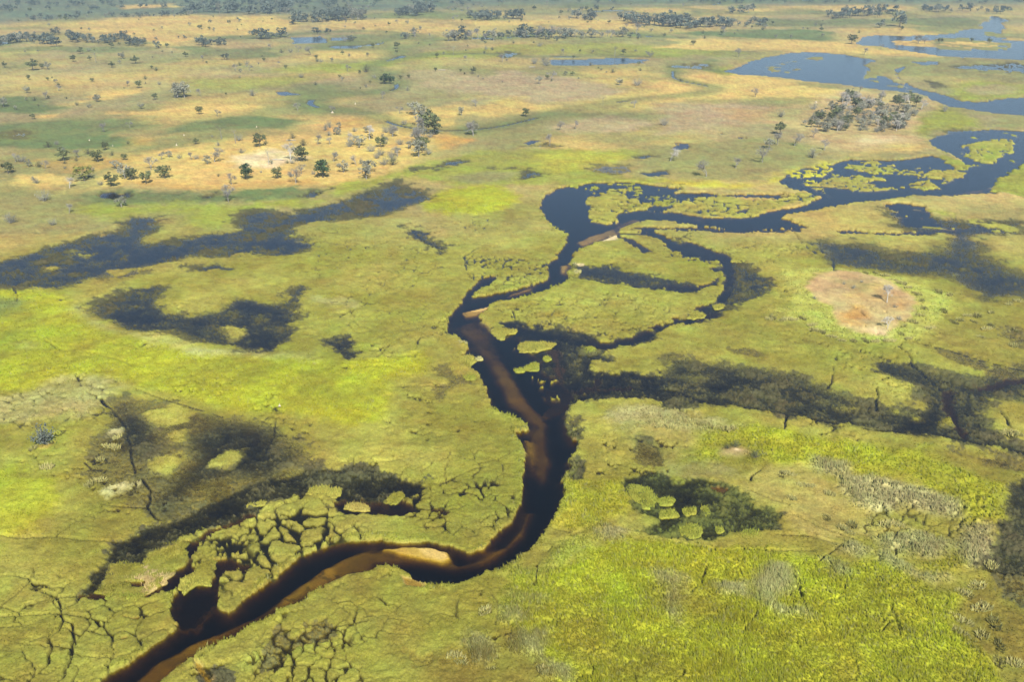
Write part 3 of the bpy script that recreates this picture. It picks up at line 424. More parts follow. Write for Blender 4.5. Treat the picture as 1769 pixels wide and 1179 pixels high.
# ---- cracks: narrow hippo channels through the sod
CRACKS = [('G', '-60,432 0,435 150,450 280,445 420,465 600,470', 4), ('G', '280,445 350,385 500,310 510,280 620,290 760,295 775,200 730,140', 4), ('G', '430,60 460,95 540,100', 5), ('G', '765,300 790,340 820,360', 5), ('G', '-40,850 150,845 310,830 330,870 300,920 245,960 265,1000 250,1090 150,1170 120,1230', 8), ('G', '330,870 375,885 375,950 370,1020 340,1110', 9), ('G', '310,830 420,850 510,870 560,880', 7), ('G', '220,720 300,750 430,745', 5), ('G', '300,750 320,820', 5), ('G', '500,870 520,900 470,930', 5),
 ('D', '520,880 545,920 610,990 640,1020', 14), ('D', '640,1020 660,1100 670,1179 690,1260', 5), ('D', '200,580 250,600 310,640', 5), ('D', '400,770 410,820', 8), ('D', '700,840 850,890 980,930 1130,980', 4), ('D', '1340,1179 1400,1050', 5), ('D', '1400,930 1400,1050', 4), ('D', '80,320 90,390', 6), ('D', '30,560 100,600 200,570', 3), ('D', '1230,560 1500,550 1640,570', 5), ('D', '380,640 640,700 680,720', 3),
 ('H', '60,770 100,800 90,880 0,900', 5), ('H', '90,880 160,870', 5), ('H', '0,780 60,770', 3), ('H', '620,860 625,760 660,720', 6), ('H', '720,680 790,720 820,780 810,900', 5), ('H', '460,890 480,850 540,840 620,860', 7), ('H', '460,890 480,930', 6), ('H', '450,230 560,170 700,100 760,90', 6), ('H', '560,170 640,220 720,280 760,300', 6), ('H', '480,280 600,330 680,340', 8), ('H', '640,220 750,240 780,200', 4), ('H', '1020,600 1010,700', 3), ('H', '1300,130 1450,125 1550,105', 5), ('H', '900,710 990,770 1060,800', 5), ('H', '1080,395 1180,420', 4), ('H', '40,960 80,1000', 3),
 ('E', '660,150 665,240 690,270', 6), ('E', '840,180 950,170 1080,180', 5), ('E', '860,150 720,120 670,150', 6), ('E', '350,0 460,80 560,130', 9), ('E', '210,670 300,590 370,560', 5), ('E', '400,630 440,570 560,540', 5), ('E', '300,825 500,820 600,820', 4), ('E', '1230,270 1450,300 1768,335 1850,330', 6), ('E', '440,130 300,110', 3), ('E', '200,290 300,330', 3), ('E', '400,450 440,470', 5), ('E', '910,440 915,490', 6), ('E', '970,130 940,120', 4), ('E', '1180,830 1400,822 1600,830 1768,850', 18), ('E', '1140,640 1145,790', 5),
 ('F', '-40,840 0,845 150,900 400,930 700,985 1000,1045 1250,1050 1450,1090 1768,1155 1900,1175', 20), ('F', '1120,610 1180,660 1190,700 1280,780 1350,840', 13), ('F', '1230,600 1400,640 1550,690 1768,740 1900,760', 11), ('F', '540,130 650,120', 6), ('F', '600,40 640,90', 5), ('F', '800,170 805,235', 9), ('F', '570,970 540,1045', 7), ('F', '800,720 790,800 770,830', 6), ('F', '1360,1060 1420,1030 1470,1080', 6), ('F', '1680,820 1768,870', 5), ('F', '400,190 520,180', 4), ('F', '1010,830 1020,950', 5), ('F', '1660,960 1700,1030', 4), ('F', '860,400 930,440 980,490', 4), ('F', '30,60 110,20', 5),
 ('I', '500,430 680,440 830,485', 6), ('I', '370,200 480,250 570,280', 4), ('I', '-40,465 200,515 700,515', 4), ('I', '830,485 700,590', 5), ('I', '1510,600 1650,620 1768,630 1900,640', 11), ('I', '590,640 630,740 640,800', 2), ('I', '60,760 130,690 150,600', 4), ('I', '370,160 430,100', 3), ('I', '600,330 720,390 800,420', 3), ('I', '830,430 980,490', 4), ('I', '410,830 330,930', 5), ('A', '1250,960 1400,950', 4)]
for crop, s, wpx in CRACKS:
    L = tr(crop, s); dm = depth_of(*L.mean(0)); trench(L, max(0.4, wpx / 2.947 * dm / FOC * .85))
# cell pattern of broken floating sod
def broken(crop, s, size, width, op=1.0, seed=3, off=.48):
    poly = tr(crop, s); lo = poly.min(0) - 4; hi = poly.max(0) + 4
    i = np.nonzero((X > lo[0]) & (X < hi[0]) & (Y > lo[1]) & (Y < hi[1]) & view)[0]
    if not len(i): return
    zone = sstep(-3, 3, sdf(P[i], poly) + 2 * near_n[i])
    wd = width * np.clip(off + 1.4 * fbm(X[i], Y[i], size * 2.2, 3, seed + 50) + 0.3 * near_n[i], -.6, 2.2)
    wx = fbm(X[i], Y[i], size * 1.1, 3, seed + 70) * size * .38; wy = fbm(X[i], Y[i], size * 1.1, 3, seed + 90) * size * .38
    d = worley(X[i] + wx + 0.15 * fine_n[i], (Y[i] + wy) * .8, size, seed)
    w = sstep(wd * .5 + .22, wd * .5 - .12, d) * zone * op
    w = np.where(hgt[i] > -.6, w, 0)
    hgt[i] = hgt[i] * (1 - w) - .7 * w; col[i] = col[i] * (1 - w[:, None]) + C['silt'] * w[:, None]; tuf[i] *= 1 - w
broken('G', '1000,430 1260,300 1400,270 1640,250 1768,330 1850,340 1850,430 1768,440 1500,560 1300,740 1120,760 1110,690 1130,640 1270,600', 5.6, .62, off=.62)
broken('H', '350,210 560,170 800,160 900,230 880,330 800,400 640,440 500,420 380,330', 4.5, .6, seed=8); broken('G', '960,450 1100,430 1280,400 1280,600 1150,560 960,600', 2.0, .9, seed=12)
broken('G', '-60,640 220,600 460,760 700,760 880,830 850,930 700,1000 520,1160 300,1230 -60,1230', 7.0, .34, .95, seed=21, off=.85); broken('G', '1300,1080 1380,920 1560,890 1768,880 1850,1230 1250,1230', 3.6, .3, .9, seed=33); broken('H', '-60,760 300,740 400,900 200,1010 -60,1010', 6.0, .25, .8, seed=39)
broken('E', '640,150 1080,170 1060,290 820,340 700,330', 3.6, .5, .9, seed=41); broken('C', '550,880 800,830 1500,850 1500,970 700,1000', 9.0, 1.1, seed=43); broken('B', '1255,960 1768,940 1768,1120 1300,1150', 8.0, 1.0, seed=45); broken('C', '0,990 740,990 350,1110 0,1080', 8.0, 1.0, .9, seed=46); broken('C', '1420,720 1700,700 1680,840 1480,840', 9, 1.0, seed=47)
broken('D', '0,860 600,790 540,1000 0,1050', 5.0, .25, .7, seed=51); broken('I', '850,150 1600,250 1600,560 1000,560 850,300', 3.5, .5, .5, seed=53); broken('D', '1600,0 2200,60 2400,400 2300,640 1768,560 1600,300', 9.0, .16, .6, seed=55); broken('H', '0,0 900,0 900,160 300,160 0,100', 8.0, .18, .7, seed=57); broken('E', '800,390 1768,300 1700,480 1200,540 900,490', 8.0, .16, .6, seed=59)
broken('I', '0,520 1400,640 1500,1230 -500,1230 -700,900', 12.0, .15, .4, seed=61)

bedm = sstep(-.15, -.5, hgt) * (wet < .05)
hgt = hgt + bedm * (.08 * near_n + .22 * mid_n) * sstep(0, .6, -hgt)
hgt = np.where(bedm > .5, np.minimum(hgt, -.08), hgt)
# standing water between the stems, then tussocks and lumps
stems = 0.62 * tiny_n + 0.38 * fine_n
hgt = np.where((wet > 0.02) & (hgt > -.3), hgt + wet * (-0.37 - .5 * sstep(.94, 1.05, wet) + 0.60 * stems + 0.55 * near_n + 0.45 * mid_n) , hgt)
emc = np.tile(alb((96, 94, 64)), (len(X), 1))
ek = sstep(-1, 1, sdf(P, tr('P', '1060,815 1290,815 1360,900 1250,960 1090,935')))[:, None]; emc = emc * (1 - ek) + alb((104, 110, 50)) * ek
emerg = sstep(-.05, .2, hgt) * (wet > .3)
col = col * (1 - .75 * emerg[:, None]) + emc * .75 * emerg[:, None]
gap = sstep(.50, .72, fbm(X, Y, 1.9, 3, 171)) * sstep(.2, .6, fbm(X, Y, 26.0, 3, 181) + .25 * near_n) * sstep(700, 450, R) * (tuf < .9)
hgt = np.where(hgt > 0, hgt - gap * .9, hgt)
col = col * (1 - .6 * gap[:, None] * (hgt < .05)[:, None]) + C['silt'] * .6 * gap[:, None] * (hgt < .05)[:, None]
dry = sstep(.05, .25, hgt)
grain = hash2(np.floor(X * 1.7 + Y * .3), np.floor(Y * 1.7), 5) * 2 - 1
mot = fbm(X, Y, 3.0, 3, 141); pat = fbm(X, Y, 14.0, 4, 151); pat2 = fbm(X, Y, 70.0, 4, 161)
col = col * (1 + dry * ((.10 + .05 * kf) * grain + .17 * mot + .13 * pat + .10 * kf * pat2))[:, None]
tint = (np.clip(pat * .5 + pat2 * .35 + .2 * mot, -1, 1) * dry)[:, None]
col = col * (1 + tint * np.array([[-.16, .03, -.12]]))
lump = np.abs(near_n) * 0.24 + np.abs(fine_n) * 0.18 + 0.34 * np.abs(fbm(X, Y, 3.2, 3, 131)) + 0.22 * mid_n
fade = 1 - 0.75 * sstep(350, 900, R)
hgt = hgt + dry * lump * fade * (0.6 + tuf * 0.5) + dry * tuf * 0.28 * sstep(0, .6, tuf)
hgt = np.where(view, hgt, np.where(R < 136, .35, .8 + 0 * R))
Z = hgt
idx = np.arange(NR * NA).reshape(NR, NA)
a = idx[:-1]; b = idx[1:]
an, bn = np.roll(a, -1, 1), np.roll(b, -1, 1)
quads = np.stack([a.ravel(), an.ravel(), bn.ravel(), b.ravel()], 1)
verts = np.stack([X, Y, Z], 1)
hub = len(verts); verts = np.vstack([verts, [[0, 0, .35]]]); colv = np.vstack([np.clip(col, 0.003, .9), [C['olive']]])
# the innermost ring is closed by a fan written as quads with a doubled hub
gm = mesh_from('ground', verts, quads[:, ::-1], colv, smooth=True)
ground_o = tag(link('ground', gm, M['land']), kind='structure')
def z_at(x, y):
    r = math.hypot(x, y); t = math.atan2(x, y)
    i = int(np.clip(np.searchsorted(rr, r), 0, NR - 1)); j = int(np.clip(np.searchsorted(az, t), 0, NA - 1))
    return float(Z[i * NA + j])

# ---- water: one body with its surface at level 0
def box_mesh(name, x0, x1, y0, y1, z0, z1):
    v = [(x, y, z) for z in (z0, z1) for y in (y0, y1) for x in (x0, x1)]
    f = [(0, 2, 3, 1), (4, 5, 7, 6), (0, 1, 5, 4), (2, 6, 7, 3), (0, 4, 6, 2), (1, 3, 7, 5)]
    return mesh_from(name, v, f)
tag(link('water', box_mesh('water', -2600, 2600, 100, 2700, -4.0, 0.0), M['water']), kind='structure')

# ---- haze over the plain
m, nt, out = new_mat('pale_haze'); pv = nt.nodes.new('ShaderNodeVolumePrincipled')
pv.inputs['Color'].default_value = (0.72, 0.88, 1.0, 1); pv.inputs['Density'].default_value = 0.00021; pv.inputs['Anisotropy'].default_value = 0.5
nt.links.new(pv.outputs[0], out.inputs['Volume']); M['haze'] = m
tag(link('haze', box_mesh('haze', -41000, 41000, -41000, 41000, -5.2, 153.0), M['haze']), 'pale blue summer haze over the whole plain', 'haze', kind='stuff')

# ------------------------------------------------------------------ standing reeds and sedge (uncountable blades)
def blades(px, py, pz, hh, ww, c, n, lean=.35):
    """n blades per tuft as slim triangles"""
    m_ = len(px); k = np.repeat(np.arange(m_), n); t = rng.uniform(0, 2 * math.pi, len(k)); q = rng.uniform(0, 1, len(k))
    bx = px[k] + np.cos(t) * ww[k] * 1.2 * q; by = py[k] + np.sin(t) * ww[k] * 1.2 * q
    fa = rng.uniform(-.9, .9, len(k)); dx = np.cos(fa) * ww[k] * .5; dyy = np.sin(fa) * ww[k] * .5
    H_ = hh[k] * rng.uniform(.65, 1.25, len(k)); la = rng.uniform(0, 2 * math.pi, len(k)); ll = H_ * rng.uniform(0, lean, len(k))
    v = np.empty((len(k), 3, 3)); v[:, 0] = np.stack([bx - dx, by - dyy, pz[k] - .1], 1); v[:, 1] = np.stack([bx + dx, by + dyy, pz[k] - .1], 1)
    v[:, 2] = np.stack([bx + np.cos(la) * ll, by + np.sin(la) * ll, pz[k] + H_], 1)
    cv = c[k] * rng.uniform(.84, 1.18, (len(k), 1)) * (1 + rng.uniform(-.07, .07, (len(k), 3)))
    return v.reshape(-1, 3), np.repeat(cv, 3, 0)
cand = np.nonzero(view & (R < 560) & (np.abs(np.arctan2(X, Y)) < .70) & (tuf > .25) & (Z > .1))[0]
prob = np.clip(tuf[cand] / 1.6, .12, 1.0) * np.clip(1.25 - R[cand] / 560, .15, 1)
cand = cand[rng.uniform(0, 1, len(cand)) < prob * .75]
if len(cand) > 130000: cand = rng.choice(cand, 130000, replace=False)
jx = X[cand] + rng.uniform(-.3, .3, len(cand)) * R[cand] / 250; jy = Y[cand] + rng.uniform(-.4, .4, len(cand)) * R[cand] / 250
pn = fbm(jx, jy, 7.0, 3, 201); dead = (rng.uniform(0, 1, len(cand)) < .10 + .12 * np.clip(pn, 0, 1))[:, None]
bcol = col[cand] * (1.10 + .13 * pn[:, None]); bcol = np.where(dead & (tuf[cand] > .7)[:, None], bcol * .45 + C['greyreed'] * .5, bcol)
bv, bc = blades(jx, jy, Z[cand], tuf[cand] * (.75 + .4 * np.clip(pn, -1, 1)), np.clip(R[cand] / 1200, .15, .45), bcol, 4, .5)
cw = np.nonzero(view & (R < 620) & (np.abs(np.arctan2(X, Y)) < .70) & (wet > .3) & (Z > -.7))[0]
cw = cw[rng.uniform(0, 1, len(cw)) < np.clip(1.2 - .95 * wet[cw] + .35 * near_n[cw] + .25 * mid_n[cw], .02, .9)]
if len(cw) > 170000: cw = rng.choice(cw, 170000, replace=False)
bv2, bc2 = blades(X[cw] + rng.uniform(-.4, .4, len(cw)), Y[cw] + rng.uniform(-.6, .6, len(cw)), np.minimum(Z[cw], 0), np.clip(R[cw] / 1100, .2, .5), np.clip(R[cw] / 1200, .15, .45), emc[cw] * (1 + .5 * np.clip(near_n[cw], -.6, 1))[:, None], 2)
bv = np.vstack([bv, bv2]); bc = np.vstack([bc, bc2])
reed_me = mesh_from('reed_bed', bv, np.arange(len(bv)).reshape(-1, 3), np.clip(bc, 0, .9))
tag(link('reed_bed', reed_me, M['blade']), 'dense standing reeds and sedges covering the marsh meadows', 'reeds', kind='stuff')

# ------------------------------------------------------------------ floating mats: single islands of sod in the water
def smooth_outline(poly, sub=9, jag=1.05, seed=0):
    n = len(poly); outp = []
    for i in range(n):
        p0, p1, p2, p3 = poly[i - 1], poly[i], poly[(i + 1) % n], poly[(i + 2) % n]
        for k in range(sub):
            t = k / sub
            outp.append(0.5 * (2 * p1 + (p2 - p0) * t + (2 * p0 - 5 * p1 + 4 * p2 - p3) * t * t + (3 * p1 - p0 - 3 * p2 + p3) * t ** 3))
    o = np.array(outp); c = o.mean(0); d = o - c; L = np.hypot(d[:, 0], d[:, 1])[:, None] + 1e-6
    return o + d / L * (jag * fbm(o[:, 0], o[:, 1], 1.9, 5, 400 + seed) * np.clip(L[:, 0] / 4, .4, 1.8))[:, None], c
def mat_island(crop, s, c, label, seed, height=.27):
    o, ce = smooth_outline(tr(crop, s), seed=seed); n = len(o)
    if ((o[:, 0] * np.roll(o[:, 1], -1) - np.roll(o[:, 0], -1) * o[:, 1]).sum()) < 0: o = o[::-1]
    rings = [(1.0, -.5), (1.0, -.02), (.93, .14), (.82, .32), (.66, .42), (.5, .5), (.32, .5), (.15, .5)]
    V = []; 
    for f, z in rings:
        p = ce + (o - ce) * f
        zz = z * height / .45 + (0 if z < .1 else 1) * (.22 * fbm(p[:, 0], p[:, 1], 2.0, 2, seed) + .24 * np.abs(fbm(p[:, 0], p[:, 1], .9, 2, seed + 3)))
        V.append(np.stack([p[:, 0] - ce[0], p[:, 1] - ce[1], zz], 1))
    V = np.vstack(V + [np.array([[0, 0, .5 * height / .45]])]); F = []
    for r in range(len(rings) - 1):
        for i in range(n): F.append((r * n + i, r * n + (i + 1) % n, (r + 1) * n + (i + 1) % n, (r + 1) * n + i))
    top = (len(rings) - 1) * n; hubi = len(V) - 1
    for i in range(0, n - 1, 2): F.append((top + i, top + i + 1, top + (i + 2) % n, hubi))
    if n % 2: F.append((top + n - 1, top, hubi, hubi)) if False else None
    w = np.clip(.5 + .6 * fbm(V[:, 0] + ce[0], V[:, 1] + ce[1], 5, 3, seed), 0, 1)[:, None]
    cc = C[c] * (1 - w * .6) + C['olive'] * w * .6
    cc = cc * (1 + .12 * fbm(V[:, 0], V[:, 1], 1.3, 2, seed + 9))[:, None]
    F = np.array(F); F = np.vstack([F[:, [0, 1, 2]], F[:, [0, 2, 3]]])
    ti = V[n * 2:]; area = max(6.0, abs((o[:, 0] * np.roll(o[:, 1], -1) - np.roll(o[:, 0], -1) * o[:, 1]).sum()) / 2); nb = int(min(1400, area * 9))
    k1 = rng.integers(0, len(ti), nb); k2 = rng.integers(0, len(ti), nb); t = rng.uniform(0, 1, (nb, 1)) ** 2; bp_ = ti[k1] * (1 - t * .3) + ti[k2] * t * .3
    sv, scl = blades(bp_[:, 0], bp_[:, 1], np.minimum(bp_[:, 2], ti[k1, 2]) , np.full(nb, .75), np.full(nb, .20), C[c][None, :].repeat(nb, 0) * 1.05, 1, .5)
    F = np.vstack([F, len(V) + np.arange(len(sv)).reshape(-1, 3)]); V = np.vstack([V, sv]); cc = np.vstack([cc, scl])
    ob = link('floating_mat', mesh_from('floating_mat', V, F, cc, smooth=True), M['mat'])
    ob.location = (ce[0], ce[1], 0)
    tag(ob, label, 'floating mat', 'floating sod mats in the channels'); return ob
MATS = [('G', '730,580 770,520 870,465 945,455 950,510 900,590 850,610', 'olive', 'olive leaf-shaped floating mat at the top of the dark backwater'),
 ('G', '540,650 560,590 620,570 720,575 735,595 640,650 580,680', 'olive', 'rounded olive mat left of the pinkish dead sedge in the backwater'), ('G', '490,720 560,682 650,680 662,700 560,745', 'olive3', 'small dark olive mat lowest left beside the pinkish dead sedge'),
 ('G', '640,650 720,590 850,600 880,640 800,710 740,745 720,730 775,665 690,660', 'pink', 'pinkish dead sedge mat shaped like a hook in the backwater'), ('G', '540,752 650,725 725,740 722,762 600,787', 'lime2', 'narrow green mat just below the pinkish dead sedge'),
 ('G', '905,690 960,630 1060,625 1075,690 1000,690 925,740', 'olive2', 'ragged olive mat standing in the black pool above the river'), ('G', '1000,600 1030,570 1100,560 1095,600 1040,620', 'olive', 'small oval olive mat between the black pool and broken sod'),
 ('G', '1570,240 1580,195 1640,175 1740,195 1720,230 1640,250', 'olive2', 'pointed pale olive mat at the end of the dark pond'), ('G', '1250,280 1350,255 1365,275 1270,295', 'olive2', 'thin pale mat in the dark channel left of the pointed mat'),
 ('H', '250,265 270,235 330,205 360,215 350,245 290,275', 'olive', 'slanting oval mat at the right end of the dark pond'), ('H', '40,285 100,258 180,290 160,308 60,302', 'meadow', 'speckled low mat in the middle of the black pond'), ('H', '-20,195 30,205 12,235 -25,230', 'olive2', 'small round mat at the left edge of the black pond'),
 ('E', '935,600 1000,590 1110,605 1090,630 1000,650 940,640', 'olive2', 'long green islet right of the river among dark sedge'), ('E', '955,725 1000,703 1035,705 1030,735 970,740', 'lime2', 'bright lime oval islet in the open water beside the river'),
 ('E', '910,735 950,731 956,746 920,748', 'lime2', 'tiny green islet left of the bright lime oval islet'), ('E', '1055,680 1080,671 1101,682 1075,693', 'lime2', 'tiny green islet above the bright lime oval islet'),
 ('E', '790,535 850,530 920,535 915,550 870,560 855,585 810,570', 'olive2', 'green spit islet at the river bend below the sand bar'), ('E', '605,595 650,593 672,610 640,624', 'greyreed', 'pale straw islet on the left side of the river bend'),
 ('E', '715,675 745,673 748,686 718,688', 'greyreed', 'tiny pale islet at the left edge of the river'), ('E', '575,690 600,665 680,665 710,690 680,730 620,755 590,735', 'olive2', 'round mat with pinkish rim left of the river'),
 ('E', '650,770 690,755 722,770 700,790 660,790', 'lime2', 'small green mat below the round mat left of the river'), ('E', '1265,625 1300,617 1332,630 1300,652 1268,646', 'lime2', 'small round green islet in the dark sedge below the oxbow'), ('E', '1205,232 1240,228 1250,240 1215,250', 'greyreed', 'tiny straw islet where the dark inlet leaves the river'),
 ('H', '1470,190 1600,185 1635,260 1600,290 1540,280', 'lime2', 'large bright lime mat at the left of the green pond'), ('H', '1640,245 1720,235 1728,275 1650,278', 'lime2', 'bright round mat right of the large lime mat in the pond'),
 ('H', '1645,310 1730,300 1738,340 1660,347', 'lime2', 'bright round mat near the lower edge of the green pond'), ('H', '1435,320 1490,310 1502,350 1440,357', 'lime2', 'small square lime mat at the lower left of the green pond'), ('I', '30,300 90,293 98,325 50,332', 'lime2', 'small lime mat in the centre of the green pond'),
 ('I', '120,300 150,284 172,320 150,337', 'lime2', 'small upright lime mat right of centre in the green pond'), ('I', '10,400 40,375 130,385 122,442 30,442', 'lime2', 'blocky bright mat at the bottom of the green pond'), ('I', '195,400 235,390 242,415 205,422', 'lime2', 'tiny lime mat right of the blocky bright mat'),
 ('I', '300,430 340,400 420,410 430,450 340,462', 'lime2', 'bright mat at the lower right shore of the green pond'), ('F', '185,410 235,402 245,418 200,428', 'olive2', 'small mat in the lower arm of the oxbow'), ('F', '50,460 100,440 145,450 130,470 70,478', 'olive2', 'oval mat in the lowest arm of the oxbow'), ('F', '280,170 340,170 350,185 290,188', 'olive2', 'thin mat on the outer shore of the oxbow')]
for q, (crop, s, c, lb) in enumerate(MATS): mat_island(crop, s, c, lb, 500 + q * 7)

# ------------------------------------------------------------------ trees
class MB:
    def __init__(self): self.v = []; self.f = []
    def bar(self, a, b, ra, rb, n=4):
        a = np.array(a, float); b = np.array(b, float); d = b - a; L = np.linalg.norm(d) + 1e-9; d /= L
        u = np.cross(d, [0, 0, 1.0] if abs(d[2]) < .9 else [1.0, 0, 0]); u /= np.linalg.norm(u); w = np.cross(d, u); k = len(self.v)
        for p, r in ((a, ra), (b, rb)):
            for i in range(n):
                t = 2 * math.pi * i / n; self.v.append(p + r * (math.cos(t) * u + math.sin(t) * w))
        for i in range(n): j = (i + 1) % n; self.f += [(k + i, k + j, k + n + j), (k + i, k + n + j, k + n + i)]
    def leaf(self, p, s, rg):
        a = rg.normal(size=3); a[2] *= .6; a /= np.linalg.norm(a); b = np.cross(a, rg.normal(size=3)); b /= np.linalg.norm(b) + 1e-9; k = len(self.v)
        self.v += [p - a * s, p + b * s * .7, p + a * s, p - b * s * .7]; self.f += [(k, k + 1, k + 2), (k, k + 2, k + 3)]
    def mesh(self, name): return mesh_from(name, np.array(self.v), np.array(self.f))
def grow(mb, tw, p, d, L, r, lev, rg, spread, tips):
    e = p + d * L
    (mb if lev > 3 else tw).bar(p, e, r, r * .62, 5 if lev > 3 else 3)
    if lev <= 1: tips.append(e); return
    n = 3 if lev > 2 else rg.integers(2, 4)
    for i in range(n):
        q = d + rg.normal(size=3) * spread; q[2] = q[2] * .75 + .18; q /= np.linalg.norm(q)
        grow(mb, tw, e if i else p + d * L * rg.uniform(.7, 1), q, L * rg.uniform(.62, .85), r * .6, lev - 1, rg, spread, tips)
def make_tree(kind, seed):
    """unit-height tree: (trunk mesh, crown mesh)"""
    rg = np.random.default_rng(seed); trunk = MB(); crown = MB()
    if kind in ('evergreen', 'olive', 'yellow', 'woodland', 'grey'):
        tall = dict(evergreen=.16, olive=.22, yellow=.16, woodland=.12, grey=.2)[kind]
        wide = dict(evergreen=.50, olive=.52, yellow=.56, woodland=.62, grey=.55)[kind] * rg.uniform(.85, 1.15)
        ncl, nl, ls = dict(evergreen=(26, 22, .050), olive=(22, 24, .052), yellow=(22, 20, .048), woodland=(14, 16, .075), grey=(18, 24, .046))[kind]
        top = np.array([rg.normal() * .03, rg.normal() * .03, tall + .14]); trunk.bar((0, 0, -.05), top, .035, .026, 6)
        for i in range(ncl):
            while True:
                q = rg.uniform(-1, 1, 3)
                if .3 < np.linalg.norm(q) < 1: break
            cpos = np.array([q[0] * wide * .88, q[1] * wide * .88, (tall + 1) / 2 + q[2] * (1 - tall) * .40])
            if cpos[2] > .55: cpos[:2] *= 1 - (cpos[2] - .55) * .7
            if i % 3 == 0: trunk.bar(top, cpos, .018, .006, 4)
            rad = rg.uniform(.10, .17) * (1.25 if kind == 'woodland' else 1)
            for j in range(nl):
                g = rg.normal(size=3); g /= np.linalg.norm(g); crown.leaf(cpos + g * rad * np.array([1.15, 1.15, .75]) * rg.uniform(.5, 1), ls * rg.uniform(.7, 1.3), rg)
    elif kind in ('bare', 'pale'):
        tips = []; grow(trunk, crown, np.array([0, 0, -.04]), np.array([rg.normal() * .06, rg.normal() * .06, 1.0]), .30, .034, 6, rg, .48, tips)
        for t_ in tips[:260]:
            for j in range(3): g = rg.normal(size=3) * .05; crown.bar(t_, t_ + g, .006, .002, 3) if j == 0 else crown.leaf(t_ + g, .019, rg)
        for mb in (trunk, crown):
            zmax = max(v_[2] for v_ in crown.v)
        for mb in (trunk, crown): mb.v = [v_ * np.array([1 / zmax, 1 / zmax, 1 / zmax]) for v_ in mb.v]
    elif kind == 'snag':
        trunk.bar((0, 0, -.03), (.01, 0, .5), .022, .018, 5); trunk.bar((.01, 0, .5), (.03, .01, .86), .018, .01, 5)
        for i in range(9):
            a = rg.uniform(0, 6.28); e = np.array([.03 + math.cos(a) * rg.uniform(.08, .2), math.sin(a) * rg.uniform(.08, .2), rg.uniform(.75, 1.0)]); crown.bar((.03, .01, rg.uniform(.68, .86)), e, .008, .003, 3)
            for j in range(5): crown.leaf(e + rg.normal(size=3) * .04, .022, rg)
    elif kind in ('shrub', 'greyshrub', 'bluebush'):
        big = 1.5 if kind == 'bluebush' else 1.0
        for i in range(34):
            a = rg.uniform(0, 6.28); ph = rg.uniform(.1, 1.15); L = rg.uniform(.6, 1.0); d = np.array([math.cos(a) * math.sin(ph), math.sin(a) * math.sin(ph), math.cos(ph)])
            e = d * L * np.array([.95, .95, 1]); mid = e * .5 + rg.normal(size=3) * .04
            trunk.bar((d[0] * .05, d[1] * .05, -.03), mid, .012, .008, 3); trunk.bar(mid, e, .008, .003, 3)
            for j in range(16): t = rg.uniform(.35, 1.05); crown.leaf(e * t + rg.normal(size=3) * .07, .030 * big * rg.uniform(.7, 1.4), rg)
    return trunk.mesh(kind + '_trunk'), crown.mesh(kind + '_crown')
KINDS = {  # kind: (object name, trunk material, crown material, variants, words, category)
 'evergreen': ('evergreen_tree', 'bark', 'leaf_dark', 3, 'dark green dense round tree', 'tree'), 'olive': ('leafy_tree', 'bark', 'leaf_olive', 4, 'dull olive-green tree', 'tree'), 'yellow': ('leafy_tree', 'bark', 'leaf_yellow', 1, 'yellow-green round tree', 'tree'),
 'woodland': ('woodland_tree', 'bark', 'leaf_far', 5, 'dark woodland tree', 'tree'), 'grey': ('grey_tree', 'dead', 'leaf_grey', 4, 'grey-green leafy tree', 'tree'), 'bare': ('bare_tree', 'dead', 'dead', 4, 'grey leafless tree', 'tree'), 'pale': ('bare_tree', 'pale_wood', 'pale_wood', 3, 'pale bleached leafless tree', 'tree'),
 'bluebush': ('grey_shrub', 'dead', 'leaf_blue', 1, 'blue-grey twiggy shrub', 'shrub'), 'snag': ('slender_tree', 'dead', 'leaf_grey', 3, 'thin tall sparse tree', 'tree'), 'shrub': ('leafy_shrub', 'bark', 'leaf_olive', 3, 'low olive-green shrub', 'shrub'), 'greyshrub': ('grey_shrub', 'dead', 'leaf_grey', 3, 'low grey twiggy shrub', 'shrub')}
TPL = {}
for k, kd in KINDS.items():
    TPL[k] = []
    for q in range(kd[3]):
        t_, c_ = make_tree(k, 900 + 31 * q + len(k)); t_.materials.append(M[kd[1]]); c_.materials.append(M[kd[2]]); TPL[k].append((t_, c_))
TREES = []   # kind, x, y, height, area
def height_m(u, v, hpx):
    Xg, Yg = ground(u, v); dep = math.atan2(CAM_H, math.hypot(Xg, Yg)); return hpx * float(depth_of(Xg, Yg)) / FOC / math.cos(dep)
def plant(kind, crop, x, y, hpx, area):
    x0, y0, k = CROPS[crop]; u = x0 + x / k; v = y0 + y / k; Xg, Yg = ground(u, v)
    TREES.append((kind, float(Xg), float(Yg), height_m(u, v, hpx / k), area, u))
G1, G2, G3, G4, G5, G6 = 'gold', 'farleft', 'centre', 'right', 'island', 'shore'
